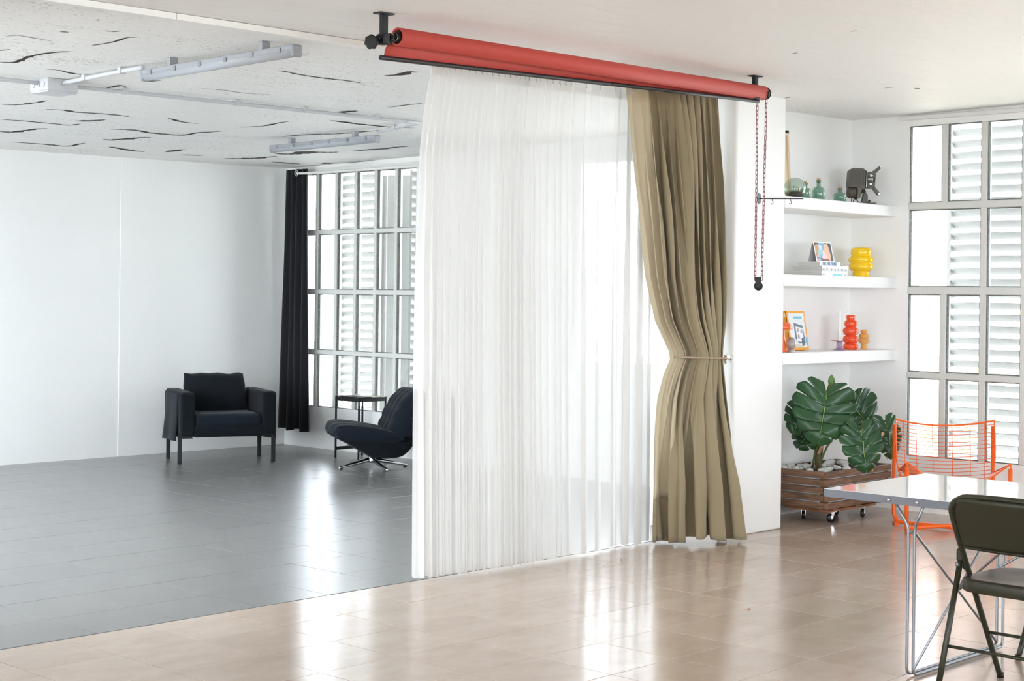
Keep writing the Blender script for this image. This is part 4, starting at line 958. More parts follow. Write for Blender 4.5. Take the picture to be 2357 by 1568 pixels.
bottle(9.325, 5.975, 0.0425, 0.098, 0.044, 0.014, 0.040, 'tallest green corked bottle with round shoulders')
bottle(9.595, 5.975, 0.044, 0.072, 0.032, 0.014, 0.012, 'squat green corked bottle beside the film projector')

t = thing('terrarium', 'round glass terrarium with moss on the upper shelf', 'terrarium', (8.975, 5.935, Z1)); R0 = 0.074
ang = [math.radians(q) for q in range(-58, 91, 8)]
MB().lathe([(0.0001 + R0 * math.cos(a), 0.064 + R0 * math.sin(a)) for a in ang], (0, 0, 0.0005), 32, cap=False).build('glass', M_clear, t)
MB().lathe([(0.036, 0.004), (0.058, 0.018), (0.068, 0.036), (0.0, 0.038)], (0, 0, 0), 24).build('soil', mat('dark_terrarium_soil', (58, 50, 38), 0.95, bump=(90, 0.8)), t)
ms = MB()
for _ in range(150):
    a, q = rnd(0, 6.28), rnd(0, 0.064); p = Vector((q * math.cos(a), q * math.sin(a), 0.036)); h = rnd(0.006, 0.02); d = Vector((rnd(-.004, .004), rnd(-.004, .004), h))
    ms.add([p + Vector((-.0025, 0, 0)), p + Vector((.0025, 0, 0)), p + d], [(0, 1, 2)]); ms.add([p + Vector((0, -.0025, 0)), p + Vector((0, .0025, 0)), p + d], [(0, 1, 2)])
ms.build('moss', mat('moss', (104, 112, 66), 0.9, var=(90, 0.4)), t, kind='stuff')
tw = MB()
for k in range(12):
    p0 = Vector((rnd(-0.03, 0.035), rnd(-0.03, 0.03), 0.04)); tw.tube([p0, p0 + Vector((rnd(-.01, .01), rnd(-.01, .01), 0.025)), p0 + Vector((rnd(-.02, .02), rnd(-.02, .02), rnd(0.03, 0.045)))], 0.0013, 4)
tw.build('twigs', mat('dry_twig', (132, 116, 92), 0.9), t)

t = thing('framed_print', 'tall pale wooden framed print leaning in the niche behind the terrarium', 'picture frame', (9.115, 6.135, Z1)); M_pale = mat('pale_wood', (222, 196, 172), 0.6, bump=(40, 0.1), stretch=(1, 1, 8))
fr_ = empty('frame', (0, 0, 0), 0, t); fr_.rotation_euler = (math.radians(-4), 0, 0)
for x in (-0.10, 0.10): MB().box((x, 0, 0.235), (0.02, 0.02, 0.47)).build('stile', M_pale, fr_)
for z in (0.01, 0.46): MB().box((0, 0, z), (0.18, 0.02, 0.02)).build('rail', M_pale, fr_)
MB().box((0, 0.004, 0.235), (0.182, 0.006, 0.43)).build('print', mat('cream_print', (236, 222, 188), 0.7), t, (0, 0, 0), (math.radians(-4), 0, 0))
MB().box((0.10, 0.0, 0.478), (0.024, 0.024, 0.02)).build('corner_cap', M_black, t, (0, 0, 0), (math.radians(-4), 0, 0))

# film projector: local x to the right of the picture, y away
M_proj = mat('brown_grey_hammered_enamel', (96, 92, 84), 0.45, bump=(400, 0.15)); M_proj2 = mat('dark_brown_enamel', (80, 70, 63), 0.5, bump=(300, 0.1))
t = thing('film_projector', 'old brown-grey film projector on the upper shelf', 'projector', (9.92, 5.985, Z1), math.radians(-48)); k_ = 1 / 345.0
def px(x, y): return ((x - 1985) * k_, (471 - y) * k_)
def poly(*pts): return [px(1930 + a / 13.636, 365 + b / 13.636) for a, b in pts]
MB().prism(poly((205, 860), (240, 290), (340, 210), (690, 220), (790, 300), (760, 855)), -0.07, 0.05).build('lamp_house', M_proj, t, bevel=0.008, segs=3)
for i in range(13):
    x, z0 = px(1930 + (285 + i * 36) / 13.636, 365 + 800 / 13.636); _, z1 = px(0, 365 + 300 / 13.636); MB().b2(x - 0.0018, x + 0.0018, -0.0745, -0.069, z0, z1).build('rib', M_proj, t)
MB().prism(poly((775, 850), (800, 290), (815, 290), (790, 850)), -0.072, 0.052).build('chrome_strip', M_chrome, t)
MB().prism(poly((800, 330), (980, 330), (1010, 340), (1130, 400), (1100, 830), (1010, 885), (790, 880)), -0.045, 0.0).build('gate_plate', M_proj, t, bevel=0.003)
for nm, pts, e in (('upper_reel_arm', ((990, 335), (1240, 140), (1300, 120), (1330, 180), (1120, 400)), (1285, 165)), ('lower_reel_arm', ((1010, 885), (1105, 830), (1280, 1030), (1270, 1100), (1200, 1120), (1165, 1080)), (1225, 1065))):
    a = MB().prism(poly(*pts), -0.038, -0.012).build(nm, M_proj, t, bevel=0.003); c = poly(e)[0]
    MB().lathe([(0.006, -0.012), (0.009, -0.008), (0.009, 0.0)], (c[0], -0.042, c[1]), 16, 'y').build('spindle', M_chrome, a)
for e in ((960, 460), (948, 740)):
    c = poly(e)[0]; s_ = MB().lathe([(0.0, -0.010), (0.006, -0.010), (0.013, -0.006), (0.013, 0.001)], (c[0], -0.046, c[1]), 20, 'y').build('sprocket', M_chrome, t)
c = poly((910, 590))[0]; MB().lathe([(0.011, -0.028), (0.011, 0.018), (0.013, 0.019), (0.013, 0.03)], (c[0], -0.058, c[1]), 18, 'x').build('lens', M_chrome, t); MB().lathe([(0.015, -0.004), (0.015, 0.006)], (c[0] + 0.026, -0.058, c[1]), 18, 'x').build('lens_cap', M_black, t)
c = poly((365, 1030))[0]; MB().lathe([(0.0, -0.036), (0.036, -0.034), (0.044, -0.02), (0.044, 0.02), (0.038, 0.028), (0.0, 0.03)], (c[0], -0.01, c[1] + 0.004), 28, 'x').build('motor', M_proj2, t)
MB().prism(poly((470, 850), (660, 850), (610, 1210), (500, 1255), (490, 1180), (520, 960)), -0.06, 0.04).build('bracket', M_proj, t, bevel=0.004)
MB().prism(poly((665, 870), (800, 870), (790, 960), (670, 1080)), -0.02, 0.02).build('neck', M_proj2, t); c = poly((750, 985))[0]
MB().lathe([(0.012, -0.02), (0.012, 0.02)], (c[0], -0.02, c[1]), 16, 'y').build('tilt_knob', M_black, t)
MB().prism(poly((740, 1060), (830, 1010), (885, 1110), (890, 1320), (960, 1360), (640, 1370), (700, 1310)), -0.025, 0.03).build('pedestal', M_proj, t, bevel=0.006, segs=3)
V = [(-0.068, -0.06), (0.075, -0.06), (0.088, -0.045), (0.088, 0.055), (-0.06, 0.055)]
MB().prism([(a + 0.0, b) for a, b in V], 0.0, 0.018, 'xy').build('foot', M_proj, t, bevel=0.005)
c = poly((940, 1305))[0]; MB().lathe([(0.008, -0.01), (0.008, 0.01)], (c[0], -0.02, c[1]), 14, 'y').build('foot_knob', M_black, t)
MB().tube(smooth_path([(-0.07, 0.0, 0.075), (-0.085, -0.01, 0.04), (-0.075, -0.01, 0.004), (-0.06, 0.0, 0.05), (-0.02, 0.0, 0.006)], 6), 0.003, 6).build('cable', M_black, t)

# swivelling hook rail on the pillar
t = thing('hook_rail', 'dark swivelling hook rail on an oval plate on the pillar', 'hook rail', (8.413, YF, 2.137))
pl = MB(); pts = [(0.017 * math.cos(a), 0.033 * math.sin(a)) for a in [2 * math.pi * k / 28 for k in range(28)]]
pl.prism([(math.copysign(abs(x / 0.017) ** 0.7, x) * 0.017, z) for x, z in pts], -0.006, 0.0).build('wall_plate', mat('dark_grey_metal', (92, 94, 97), 0.4, metal=0.5), t)
d = Vector((0.55, -0.83, 0)).normalized(); MB().tube([(0, -0.004, 0), d * 0.28], 0.004, 8).build('rail', M_black, t)
for s_ in (0.085, 0.20):
    p = d * s_; MB().tube([p + Vector(q) for q in smooth_path([(0, 0, 0.004), (0.0, 0, -0.012), (0.006, -0.004, -0.022), (0.0, 0, -0.036), (-0.007, 0.005, -0.030)], 5)], 0.002, 6).build('hook', M_black, t)

# middle shelf
M_paper = mat('page_edges', (206, 202, 197), 0.8, bump=(300, 0.4), stretch=(0.2, 0.2, 8)); M_cover = mat('white_cover', (240, 240, 238), 0.35); M_inkb = mat('blue_grey_ink', (118, 146, 178), 0.5); M_ink = mat('dark_ink', (70, 72, 84), 0.5); M_cyan = mat('cyan_ink', (130, 206, 228), 0.5)
def magazine(x0, x1, y0, y1, z, th, label, rz=0.0, marks=()):
    t = thing('magazine', label, 'magazine', ((x0 + x1) / 2, (y0 + y1) / 2, z), rz, 'magazines stacked on the middle shelf'); w, d = (x1 - x0), (y1 - y0)
    MB().box((0.001, 0.003, th / 2), (w - 0.004, d - 0.006, th - 0.0016)).build('pages', M_paper, t)
    for zz in (0.0004, th - 0.0004): MB().box((0, 0, zz), (w, d, 0.0008)).build('cover', M_cover, t)
    sp = MB().box((0, -d / 2, th / 2), (w, 0.0012, th)).build('spine', M_cover, t)
    for (a, b, m_, f) in marks: MB().b2(-w / 2 + w * a, -w / 2 + w * b, -d / 2 - 0.0012, -d / 2 - 0.0005, th * (0.5 - f), th * (0.5 + f)).build('print', m_, sp)
    return t, sp
bm_ = dict(x0=9.21, x1=9.535, y0=5.87, y1=6.10)
zz = Z2 + 0.0003
_, s1 = magazine(z=zz, th=0.0155, label='bottom magazine with a pale blue block on its spine', marks=((0.43, 0.80, M_cyan, 0.42),), **bm_); zz += 0.0158
magazine(x0=9.208, x1=9.533, y0=5.872, y1=6.098, z=zz, th=0.0125, label='plain white-spined magazine, second from the bottom of the stack'); zz += 0.0128
_, s3 = magazine(x0=9.212, x1=9.536, y0=5.868, y1=6.102, z=zz, th=0.0215, label='magazine with large grey letters on its spine, mid-stack', marks=((0.0, 1.0, mat('pale_grey_ink', (214, 214, 216), 0.5), 0.46),)); zz += 0.0218
magazine(x0=9.204, x1=9.541, y0=5.866, y1=6.10, z=zz, th=0.0165, label='plain white magazine directly under the smaller topmost one', rz=0.01); zz += 0.017
_, s5 = magazine(x0=9.19, x1=9.445, y0=5.872, y1=6.05, z=zz, th=0.0265, label='smaller topmost magazine with a blue patterned spine under the calendar', marks=((0.13, 0.82, M_inkb, 0.4),)); zz += 0.027
for k, (a, m_) in enumerate(((0.2, M_ink), (0.32, M_cover), (0.45, M_ink), (0.52, M_cover), (0.62, M_inkb), (0.72, M_ink))):
    MB().prism([(-0.004, 0.006), (0.006 + 0.003 * (k % 2), 0.004), (0.004, 0.018), (-0.006, 0.02)], -0.0912, -0.0905).build('print', m_, s5, (-0.1275 + 0.255 * a, 0, 0.0))
for txt, a, sz_ in (('Tom', 0.06, 0.013), ('iT', 0.19, 0.02), ('V', 0.36, 0.022), ('A', 0.50, 0.02), ('L', 0.63, 0.02), ('M', 0.77, 0.022), ('Tom', 0.91, 0.012)):
    text_mesh(txt, sz_, 'spine_lettering', M_ink, s3, (-0.162 + 0.324 * a, -0.1185, 0.0108), (math.radians(90), 0, 0), sx=1.1)
for txt, a in (('Tom', 0.07), ('Tom', 0.92)): text_mesh(txt, 0.012, 'spine_lettering', M_ink, s1, (-0.1625 + 0.325 * a, -0.1162, 0.0078), (math.radians(90), 0, 0))
# desk calendar: a card tent with a printed picture
t = thing('desk_calendar', 'small card tent with a colour photo, standing on the magazines', 'calendar', (9.33, 5.95, zz)); H_, W_ = 0.142, 0.225
ta = math.radians(14)
fp = empty('front_card', (0, -0.036, 0), 0, t); fp.rotation_euler = (-ta, 0, 0)
MB().box((0, 0, H_ / 2), (W_, 0.0014, H_)).build('card', M_cover, fp)
MB().box((0, 0, H_ / 2), (W_, 0.0014, H_)).build('back_card', mat('grey_card', (196, 192, 196), 0.7), t, (0, 0.034, 0), (ta, 0, 0))
def patch(pts, rgb, name, lay):
    MB().prism([((a - 0.5) * W_ * 0.9, 0.006 + b * H_ * 0.90) for a, b in pts], -0.0009 - 0.0002 * lay, -0.0007).build('print', mat('print_' + name, rgb, 0.5), fp)
patch(((0, 0), (1, 0), (1, 1), (0, 1)), (128, 178, 214), 'sky', 0)
patch(((0.2, 0.62), (0.32, 0.55), (0.42, 0.66), (0.42, 0.82), (0.3, 0.9), (0.22, 0.8)), (214, 222, 232), 'cloud', 1)
patch(((0, 0), (0, 1), (0.16, 1), (0.24, 0.72), (0.26, 0.6), (0.17, 0.52), (0.14, 0.3), (0.08, 0)), (206, 158, 124), 'warm_tone', 2)
patch(((0, 0.8), (0, 1), (0.2, 1), (0.22, 0.88), (0.1, 0.94)), (96, 70, 52), 'brown', 3)
patch(((0.5, 0.0), (1, 0), (1, 1), (0.58, 1), (0.58, 0.78), (0.48, 0.64), (0.52, 0.55), (0.56, 0.4), (0.6, 0.28)), (232, 186, 156), 'pale_warm_tone', 2)
patch(((0.84, 0), (1, 0), (1, 1), (0.56, 1), (0.62, 0.95), (0.80, 0.95), (0.86, 0.6), (0.88, 0.3)), (78, 80, 88), 'dark_grey', 3)
patch(((0.14, 0.34), (0.3, 0.3), (0.36, 0.55), (0.28, 0.62), (0.16, 0.6)), (142, 210, 220), 'aqua', 4)
patch(((0.3, 0), (0.62, 0), (0.66, 0.24), (0.54, 0.5), (0.5, 0.6), (0.38, 0.56), (0.4, 0.35), (0.3, 0.2)), (238, 206, 212), 'pink', 4)
patch(((0.24, 0), (0.8, 0), (0.78, 0.06), (0.6, 0.14), (0.4, 0.12), (0.26, 0.2)), (150, 92, 88), 'dusky', 5)
patch([(0.1 + 0.085 * math.cos(a), 0.17 + 0.15 * math.sin(a)) for a in [2 * math.pi * k / 16 for k in range(16)]], (232, 150, 160), 'rose', 5)
patch([(0.1 + 0.065 * math.cos(a), 0.17 + 0.12 * math.sin(a)) for a in [2 * math.pi * k / 16 for k in range(16)]], (226, 226, 230), 'badge', 6)
patch([(0.105 + 0.03 * math.cos(a), 0.17 + 0.07 * math.sin(a)) for a in [2 * math.pi * k / 16 for k in range(16)]], (60, 62, 70), 'badge_mark', 7)

def ringed(name, label, x, y, z, prof, material, cat='vase'):
    """vase of stacked rings; prof = [(r, h)] of lobes and grooves from the foot up"""
    P = smooth_path([(r, 0, h) for r, h in prof], 7); P = [(max(0.001, p.x), p.z) for p in P]
    P += [(P[-1][0] * 0.8, P[-1][1] - 0.004), (P[-1][0] * 0.7, P[-1][1] - 0.03)]
    t = thing(name, label, cat, (x, y, z)); MB().lathe([(0.001, 0.0005)] + P, (0, 0, 0.0), 40, cap=False).build('body', material, t)
    a, b = P[-1]; MB().lathe([(a * 0.98, b + 0.001), (a * 0.98, b + 0.0015)], (0, 0, 0), 24).build('inside', material, t)
    return t
M_yel = mat('yellow_glossy_glass', (250, 204, 14), 0.08, coat=0.5); M_rv = mat('orange_red_glossy_glass', (236, 78, 34), 0.08, coat=0.5); M_ap = mat('apricot_frosted_glass', (246, 186, 112), 0.3, trans=0.25, ior=1.2)
q_ = 1 / 5.228 / 338.0
def cv(rows, base): return [(r * q_, (base - y) * q_) for r, y in rows]
ringed('vase', 'yellow glossy ringed vase on the middle shelf', 9.905, 5.985, Z2, [(0.052, 0.0), (0.058, 0.006), (0.0605, 0.022), (0.0595, 0.040), (0.074, 0.050), (0.084, 0.062), (0.0865, 0.077), (0.083, 0.091), (0.079, 0.099), (0.086, 0.108), (0.0905, 0.123), (0.087, 0.138), (0.074, 0.149), (0.070, 0.153), (0.074, 0.163), (0.0755, 0.180), (0.071, 0.196), (0.060, 0.207), (0.048, 0.2095)], M_yel)
# lower shelf
ringed('vase', 'orange-red glossy ringed vase on the lower shelf', 9.775, 5.985, Z3, cv([(70, 1378), (92, 1355), (94, 1330), (80, 1308), (64, 1299), (84, 1285), (96, 1252), (86, 1215), (62, 1200), (86, 1185), (97, 1145), (86, 1108), (64, 1096), (76, 1082), (81, 1050), (70, 1020), (50, 1006), (56, 985), (54, 950), (50, 943)], 1379), M_rv)
ringed('vase', 'small apricot ringed vase beside the orange-red one', 9.935, 5.975, Z3, cv([(42, 1372), (36, 1335), (33, 1304), (52, 1298), (70, 1268), (64, 1245), (50, 1234), (62, 1215), (64, 1195), (52, 1178), (34, 1170), (42, 1150), (40, 1132), (30, 1125)], 1373), M_ap)
t = thing('candle_holder', 'clear lilac candle holder with a red glass saucer', 'candle holder', (9.575, 5.95, Z3)); M_lil = clear('lilac_glass', (222, 200, 232), tint=0.15)
MB().lathe([(0.02, 0.0005), (0.041, 0.002), (0.042, 0.008), (0.026, 0.013), (0.021, 0.018), (0.021, 0.056), (0.024, 0.06)], (0, 0, 0), 28).build('stem', M_lil, t)
MB().lathe([(0.012, 0.060), (0.04, 0.061), (0.060, 0.065), (0.060, 0.067), (0.03, 0.064), (0.012, 0.064)], (0, 0, 0), 32).build('saucer', clear('red_glass', (226, 96, 74), tint=0.3), t)
t = thing('candle', 'tall thin white taper candle', 'candle', (9.575, 5.95, Z3 + 0.05))
MB().lathe([(0.008, 0.0), (0.0095, 0.015), (0.0082, 0.16), (0.0062, 0.225), (0.003, 0.236), (0.0012, 0.238)], (0, 0, 0), 16).build('wax', mat('white_wax', (244, 243, 240), 0.5), t); MB().tube([(0, 0, 0.236), (0.001, 0, 0.25)], 0.0008, 5).build('wick', mat('wick', (150, 146, 140), 0.9), t)
t = thing('book', 'orange bound book with a collage cover leaning at the back of the lower shelf', 'book', (9.19, 6.04, Z3)); M_ob = mat('orange_book_cloth', (234, 160, 28), 0.55)
bk = empty('cover', (0, 0, 0), 0, t); bk.rotation_euler = (math.radians(-10), 0, 0); bk.location = (0, 0.0, 0.004)
bw, bh, bt = 0.225, 0.268, 0.04
MB().box((0, -bt / 2 + 0.002, bh / 2), (bw, 0.004, bh)).build('front_board', M_ob, bk); MB().box((0, bt / 2 - 0.002, bh / 2), (bw, 0.004, bh)).build('back_board', M_ob, bk); MB().box((-bw / 2 + 0.002, 0, bh / 2), (0.004, bt, bh)).build('spine', M_ob, bk)
MB().box((0.002, 0, bh / 2), (bw - 0.01, bt - 0.008, bh - 0.006)).build('pages', M_paper, bk)
M_wt = mat('white_ink', (244, 240, 232), 0.5)
for txt, z in (('M', 0.90), ('O', 0.50)): text_mesh(txt, 0.03, 'spine_lettering', M_wt, bk, (-bw / 2 - 0.0005, -0.004, bh * z), (math.radians(90), 0, math.radians(-90)), sx=1.0).rotation_euler = (math.radians(90), math.radians(90), math.radians(-90))
o = text_mesh('MONO', 0.014, 'cover_lettering', M_wt, bk, (bw * 0.445, -bt / 2 - 0.0005, bh * 0.86), (math.radians(90), math.radians(90), 0))
def bpatch(pts, rgb, name, lay): MB().prism([((a - 0.5) * bw, b * bh) for a, b in pts], -bt / 2 - 0.0004 - 0.0002 * lay, -bt / 2 - 0.0001).build('print', mat('book_' + name, rgb, 0.5), bk)
bpatch(((0.1, 0.06), (0.93, 0.06), (0.93, 0.94), (0.1, 0.94)), (224, 228, 230), 'pale', 0)
bpatch(((0.36, 0.80), (0.36, 0.86), (0.82, 0.86), (0.82, 0.80)), (120, 186, 214), 'blue', 1)
bpatch(((0.34, 0.30), (0.34, 0.70), (0.80, 0.62), (0.86, 0.16), (0.5, 0.16)), (104, 116, 126), 'slate', 2)
bpatch(((0.42, 0.22), (0.42, 0.60), (0.78, 0.56), (0.78, 0.34), (0.64, 0.2)), (232, 232, 240), 'photo_sheet', 3)
for a, b in ((0.46, 0.46), (0.64, 0.43), (0.46, 0.29)):
    bpatch(((a, b), (a + 0.13, b), (a + 0.13, b + 0.05), (a, b + 0.05)), (160, 164, 206), 'lilac', 4); bpatch([(a + 0.065 + 0.045 * math.cos(k * 0.52), b + 0.075 + 0.035 * math.sin(k * 0.52)) for k in range(12)], (206, 150, 130), 'skin_tone', 5)
bpatch(((0.66, 0.1), (0.66, 0.3), (0.78, 0.3), (0.80, 0.1)), (84, 96, 100), 'dark', 4); bpatch(((0.88, 0.12), (0.88, 0.34), (0.96, 0.30), (0.97, 0.12)), (96, 164, 210), 'blue_strip', 4)
bpatch(((0.1, 0.06), (0.75, 0.06), (0.6, 0.14), (0.2, 0.16)), (214, 204, 192), 'sand', 1)
t = thing('mushroom_lamp', 'glossy orange mushroom lamp half hidden by the pillar', 'lamp', (8.87, 5.95, Z3)); M_ol = mat('glossy_orange_plastic', (240, 104, 50), 0.1, coat=0.6)
MB().lathe([(0.062, 0.152), (0.066, 0.154), (0.064, 0.172), (0.050, 0.190), (0.025, 0.200), (0.001, 0.202)], (0, 0, 0), 36, cap=False).build('hood', M_ol, t)
MB().lathe([(0.036, 0.0005), (0.036, 0.006), (0.026, 0.03), (0.012, 0.15), (0.012, 0.195)], (0, 0, 0), 28).build('stem', M_ol, t)
t = thing('glass_egg', 'frosted glass egg on a small foot in front of the orange book', 'ornament', (8.892, 5.893, Z3))
M_fr = clear('smoky_lilac_glass', (214, 200, 204), 0.2, tint=0.45)
MB().lathe([(0.022, 0.0005), (0.022, 0.002), (0.020, 0.012), (0.021, 0.026)], (0, 0, 0), 24).build('foot', M_fr, t); MB().lathe([(0.018, 0.027), (0.030, 0.037), (0.034, 0.052), (0.031, 0.072), (0.022, 0.090), (0.010, 0.099), (0.001, 0.101)], (0, 0, 0), 28, cap=False).build('egg', M_fr, t)

# ------------------------------------------------------------------ planter crate on castors, stones and monstera
def wood_mat(name, rgb):
    mt = bpy.data.materials.new(name); mt.use_nodes = True; nt = mt.node_tree; p = nt.nodes['Principled BSDF']; tc = nt.nodes.new('ShaderNodeTexCoord'); oi = nt.nodes.new('ShaderNodeObjectInfo')
    mp = nt.nodes.new('ShaderNodeMapping'); mp.inputs['Scale'].default_value = (2.2, 2.2, 30); ad = nt.nodes.new('ShaderNodeVectorMath'); ad.operation = 'ADD'
    ml = nt.nodes.new('ShaderNodeMath'); ml.operation = 'MULTIPLY'; ml.inputs[1].default_value = 37.0; nt.links.new(oi.outputs['Random'], ml.inputs[0])
    nt.links.new(tc.outputs['Object'], ad.inputs[0]); nt.links.new(ml.outputs[0], ad.inputs[1]); nt.links.new(ad.outputs[0], mp.inputs['Vector'])
    n = nt.nodes.new('ShaderNodeTexNoise'); n.inputs['Scale'].default_value = 2.5; n.inputs['Detail'].default_value = 6; n.inputs['Distortion'].default_value = 1.2; nt.links.new(mp.outputs['Vector'], n.inputs['Vector'])
    r = nt.nodes.new('ShaderNodeValToRGB'); c = lin(rgb); r.color_ramp.elements[0].position = 0.35; r.color_ramp.elements[1].position = 0.68
    r.color_ramp.elements[0].color = (*[v * 0.5 for v in c], 1); r.color_ramp.elements[1].color = (*[min(1, v * 1.35) for v in c], 1)
    nt.links.new(n.outputs['Fac'], r.inputs['Fac']); nt.links.new(r.outputs['Color'], p.inputs['Base Color']); p.inputs['Roughness'].default_value = 0.7
    b = nt.nodes.new('ShaderNodeBump'); b.inputs['Strength'].default_value = 0.25; b.inputs['Distance'].default_value = 0.004; nt.links.new(n.outputs['Fac'], b.inputs['Height']); nt.links.new(b.outputs['Normal'], p.inputs['Normal'])
    return mt
M_wood = wood_mat('brown_stained_pine', (126, 94, 72)); M_ply = wood_mat('reddish_board', (158, 106, 72))
CX0, CX1, CY0, CY1 = 9.03, 9.868, 5.70, 6.16; t = thing('planter_crate', 'brown slatted wooden planter crate on castors under the shelves', 'planter', ((CX0 + CX1) / 2, (CY0 + CY1) / 2, 0)); PO = Vector(t.location)
for i in range(5):
    z0 = 0.107 + i * 0.0512; z1 = z0 + 0.0425; ex = 0.012 if i == 4 else 0.0
    for y in (CY0, CY1 - 0.02): MB().b2(CX0 - PO.x, CX1 - PO.x, y - PO.y, y + 0.02 - PO.y, z0, z1).build('slat', M_wood, t, bevel=0.002, segs=1)
    for x in (CX0, CX1 - 0.02):
        o = MB().b2(-(CY1 - CY0 - 0.042) / 2, (CY1 - CY0 - 0.042) / 2, -0.01, 0.01, z0, z1).build('slat', M_wood, t, bevel=0.002, segs=1); o.location = (x + 0.01 - PO.x, 0, 0); o.rotation_euler = (0, 0, math.radians(90))
for x in (CX0 + 0.04, CX1 - 0.04):
    for y in (CY0 + 0.04, CY1 - 0.04): MB().b2(x - 0.02 - PO.x, x + 0.02 - PO.x, y - 0.02 - PO.y, y + 0.02 - PO.y, 0.107, 0.345).build('corner_post', M_wood, t)
M_liner = mat('white_liner', (214, 218, 222), 0.6)
MB().b2(CX0 + 0.0215 - PO.x, CX1 - 0.0215 - PO.x, CY0 + 0.0215 - PO.y, CY1 - 0.0215 - PO.y, 0.112, 0.318).build('liner', M_liner, t)
for x in (9.16, 9.45, 9.74): MB().b2(x - 0.035 - PO.x, x + 0.035 - PO.x, CY0 + 0.01 - PO.y, CY1 - 0.01 - PO.y, 0.092, 0.107).build('bearer', M_wood, t)
MB().b2(9.12 - PO.x, 9.72 - PO.x, 5.735 - PO.y, 6.08 - PO.y, 0.077, 0.092).build('dolly_board', M_ply, t)
MB().b2(CX0 + 0.022 - PO.x, CX1 - 0.022 - PO.x, CY0 + 0.022 - PO.y, CY1 - 0.022 - PO.y, 0.318, 0.332).build('soil', mat('potting_soil', (64, 46, 36), 0.95, bump=(60, 0.9), var=(40, 0.3)), t)
M_rub = mat('black_rubber_wheel', (24, 24, 26), 0.35)
for x, y, a in ((9.20, 5.985, 0.6), (9.212, 5.775, -0.5), (9.60, 5.765, 0.3), (9.57, 5.96, 0.9)):
    c = empty('castor', (x - PO.x, y - PO.y, 0), a, t)
    MB().lathe([(0.011, -0.011), (0.029, -0.010), (0.030, 0), (0.029, 0.010), (0.011, 0.011)], (0, 0, 0.030), 24, 'y').build('wheel', M_rub, c); MB().lathe([(0.008, -0.014), (0.008, 0.014)], (0, 0, 0.030), 12, 'y').build('axle', M_steel, c)
    for s_ in (-1, 1): MB().prism([(-0.006, 0.026), (0.008, 0.026), (0.022, 0.070), (0.0, 0.072)], s_ * 0.0125, s_ * 0.0145).build('fork', M_chrome, c)
    MB().b2(-0.015, 0.035, -0.02, 0.02, 0.0715, 0.0765).build('mount_plate', M_chrome, c)
M_stone = mat('white_pebble', (226, 224, 220), 0.6, bump=(30, 0.15), var=(12, 0.06))
st = []
for v_ in range(4):
    b = MB(); s1, s2, s3 = rnd(0.9, 1.3), rnd(0.8, 1.0), rnd(0.55, 0.8)
    b.grid(lambda u, v: tuple((Vector((math.cos(2 * math.pi * u) * math.sin(math.pi * v) * s1, math.sin(2 * math.pi * u) * math.sin(math.pi * v) * s2, math.cos(math.pi * v) * s3)) * (1 + 0.12 * mnoise.noise(Vector((math.cos(2 * math.pi * u) * math.sin(math.pi * v), math.sin(2 * math.pi * u) * math.sin(math.pi * v), math.cos(math.pi * v) + v_ * 7)) * 1.3)))), 14, 9, closed_u=True)
    me = b.mesh('pebble'); me.materials.append(M_stone); st.append((me, s3))
placed = []
for _ in range(400):
    if len(placed) >= 34: break
    r_ = rnd(0.018, 0.032); x, y = rnd(CX0 + 0.05, CX1 - 0.06), rnd(CY0 + 0.05, CY1 - 0.06)
    if (Vector((x, y)) - Vector((9.23, 5.90))).length < 0.06 + r_ or any((Vector((x, y)) - Vector(p[:2])).length < (r_ + p[2]) * 1.12 for p in placed): continue
    placed.append((x, y, r_))
    me, s3 = st[len(placed) % 4]; o = link('pebble', me, None, None, (x, y, 0.331 + r_ * s3 * 0.92), (0, 0, rnd(0, 6.28))); o.scale = (r_, r_, r_)
    tag(o, 'white rounded stone lying on the soil of the planter crate', 'stone', 'white stones in the planter')

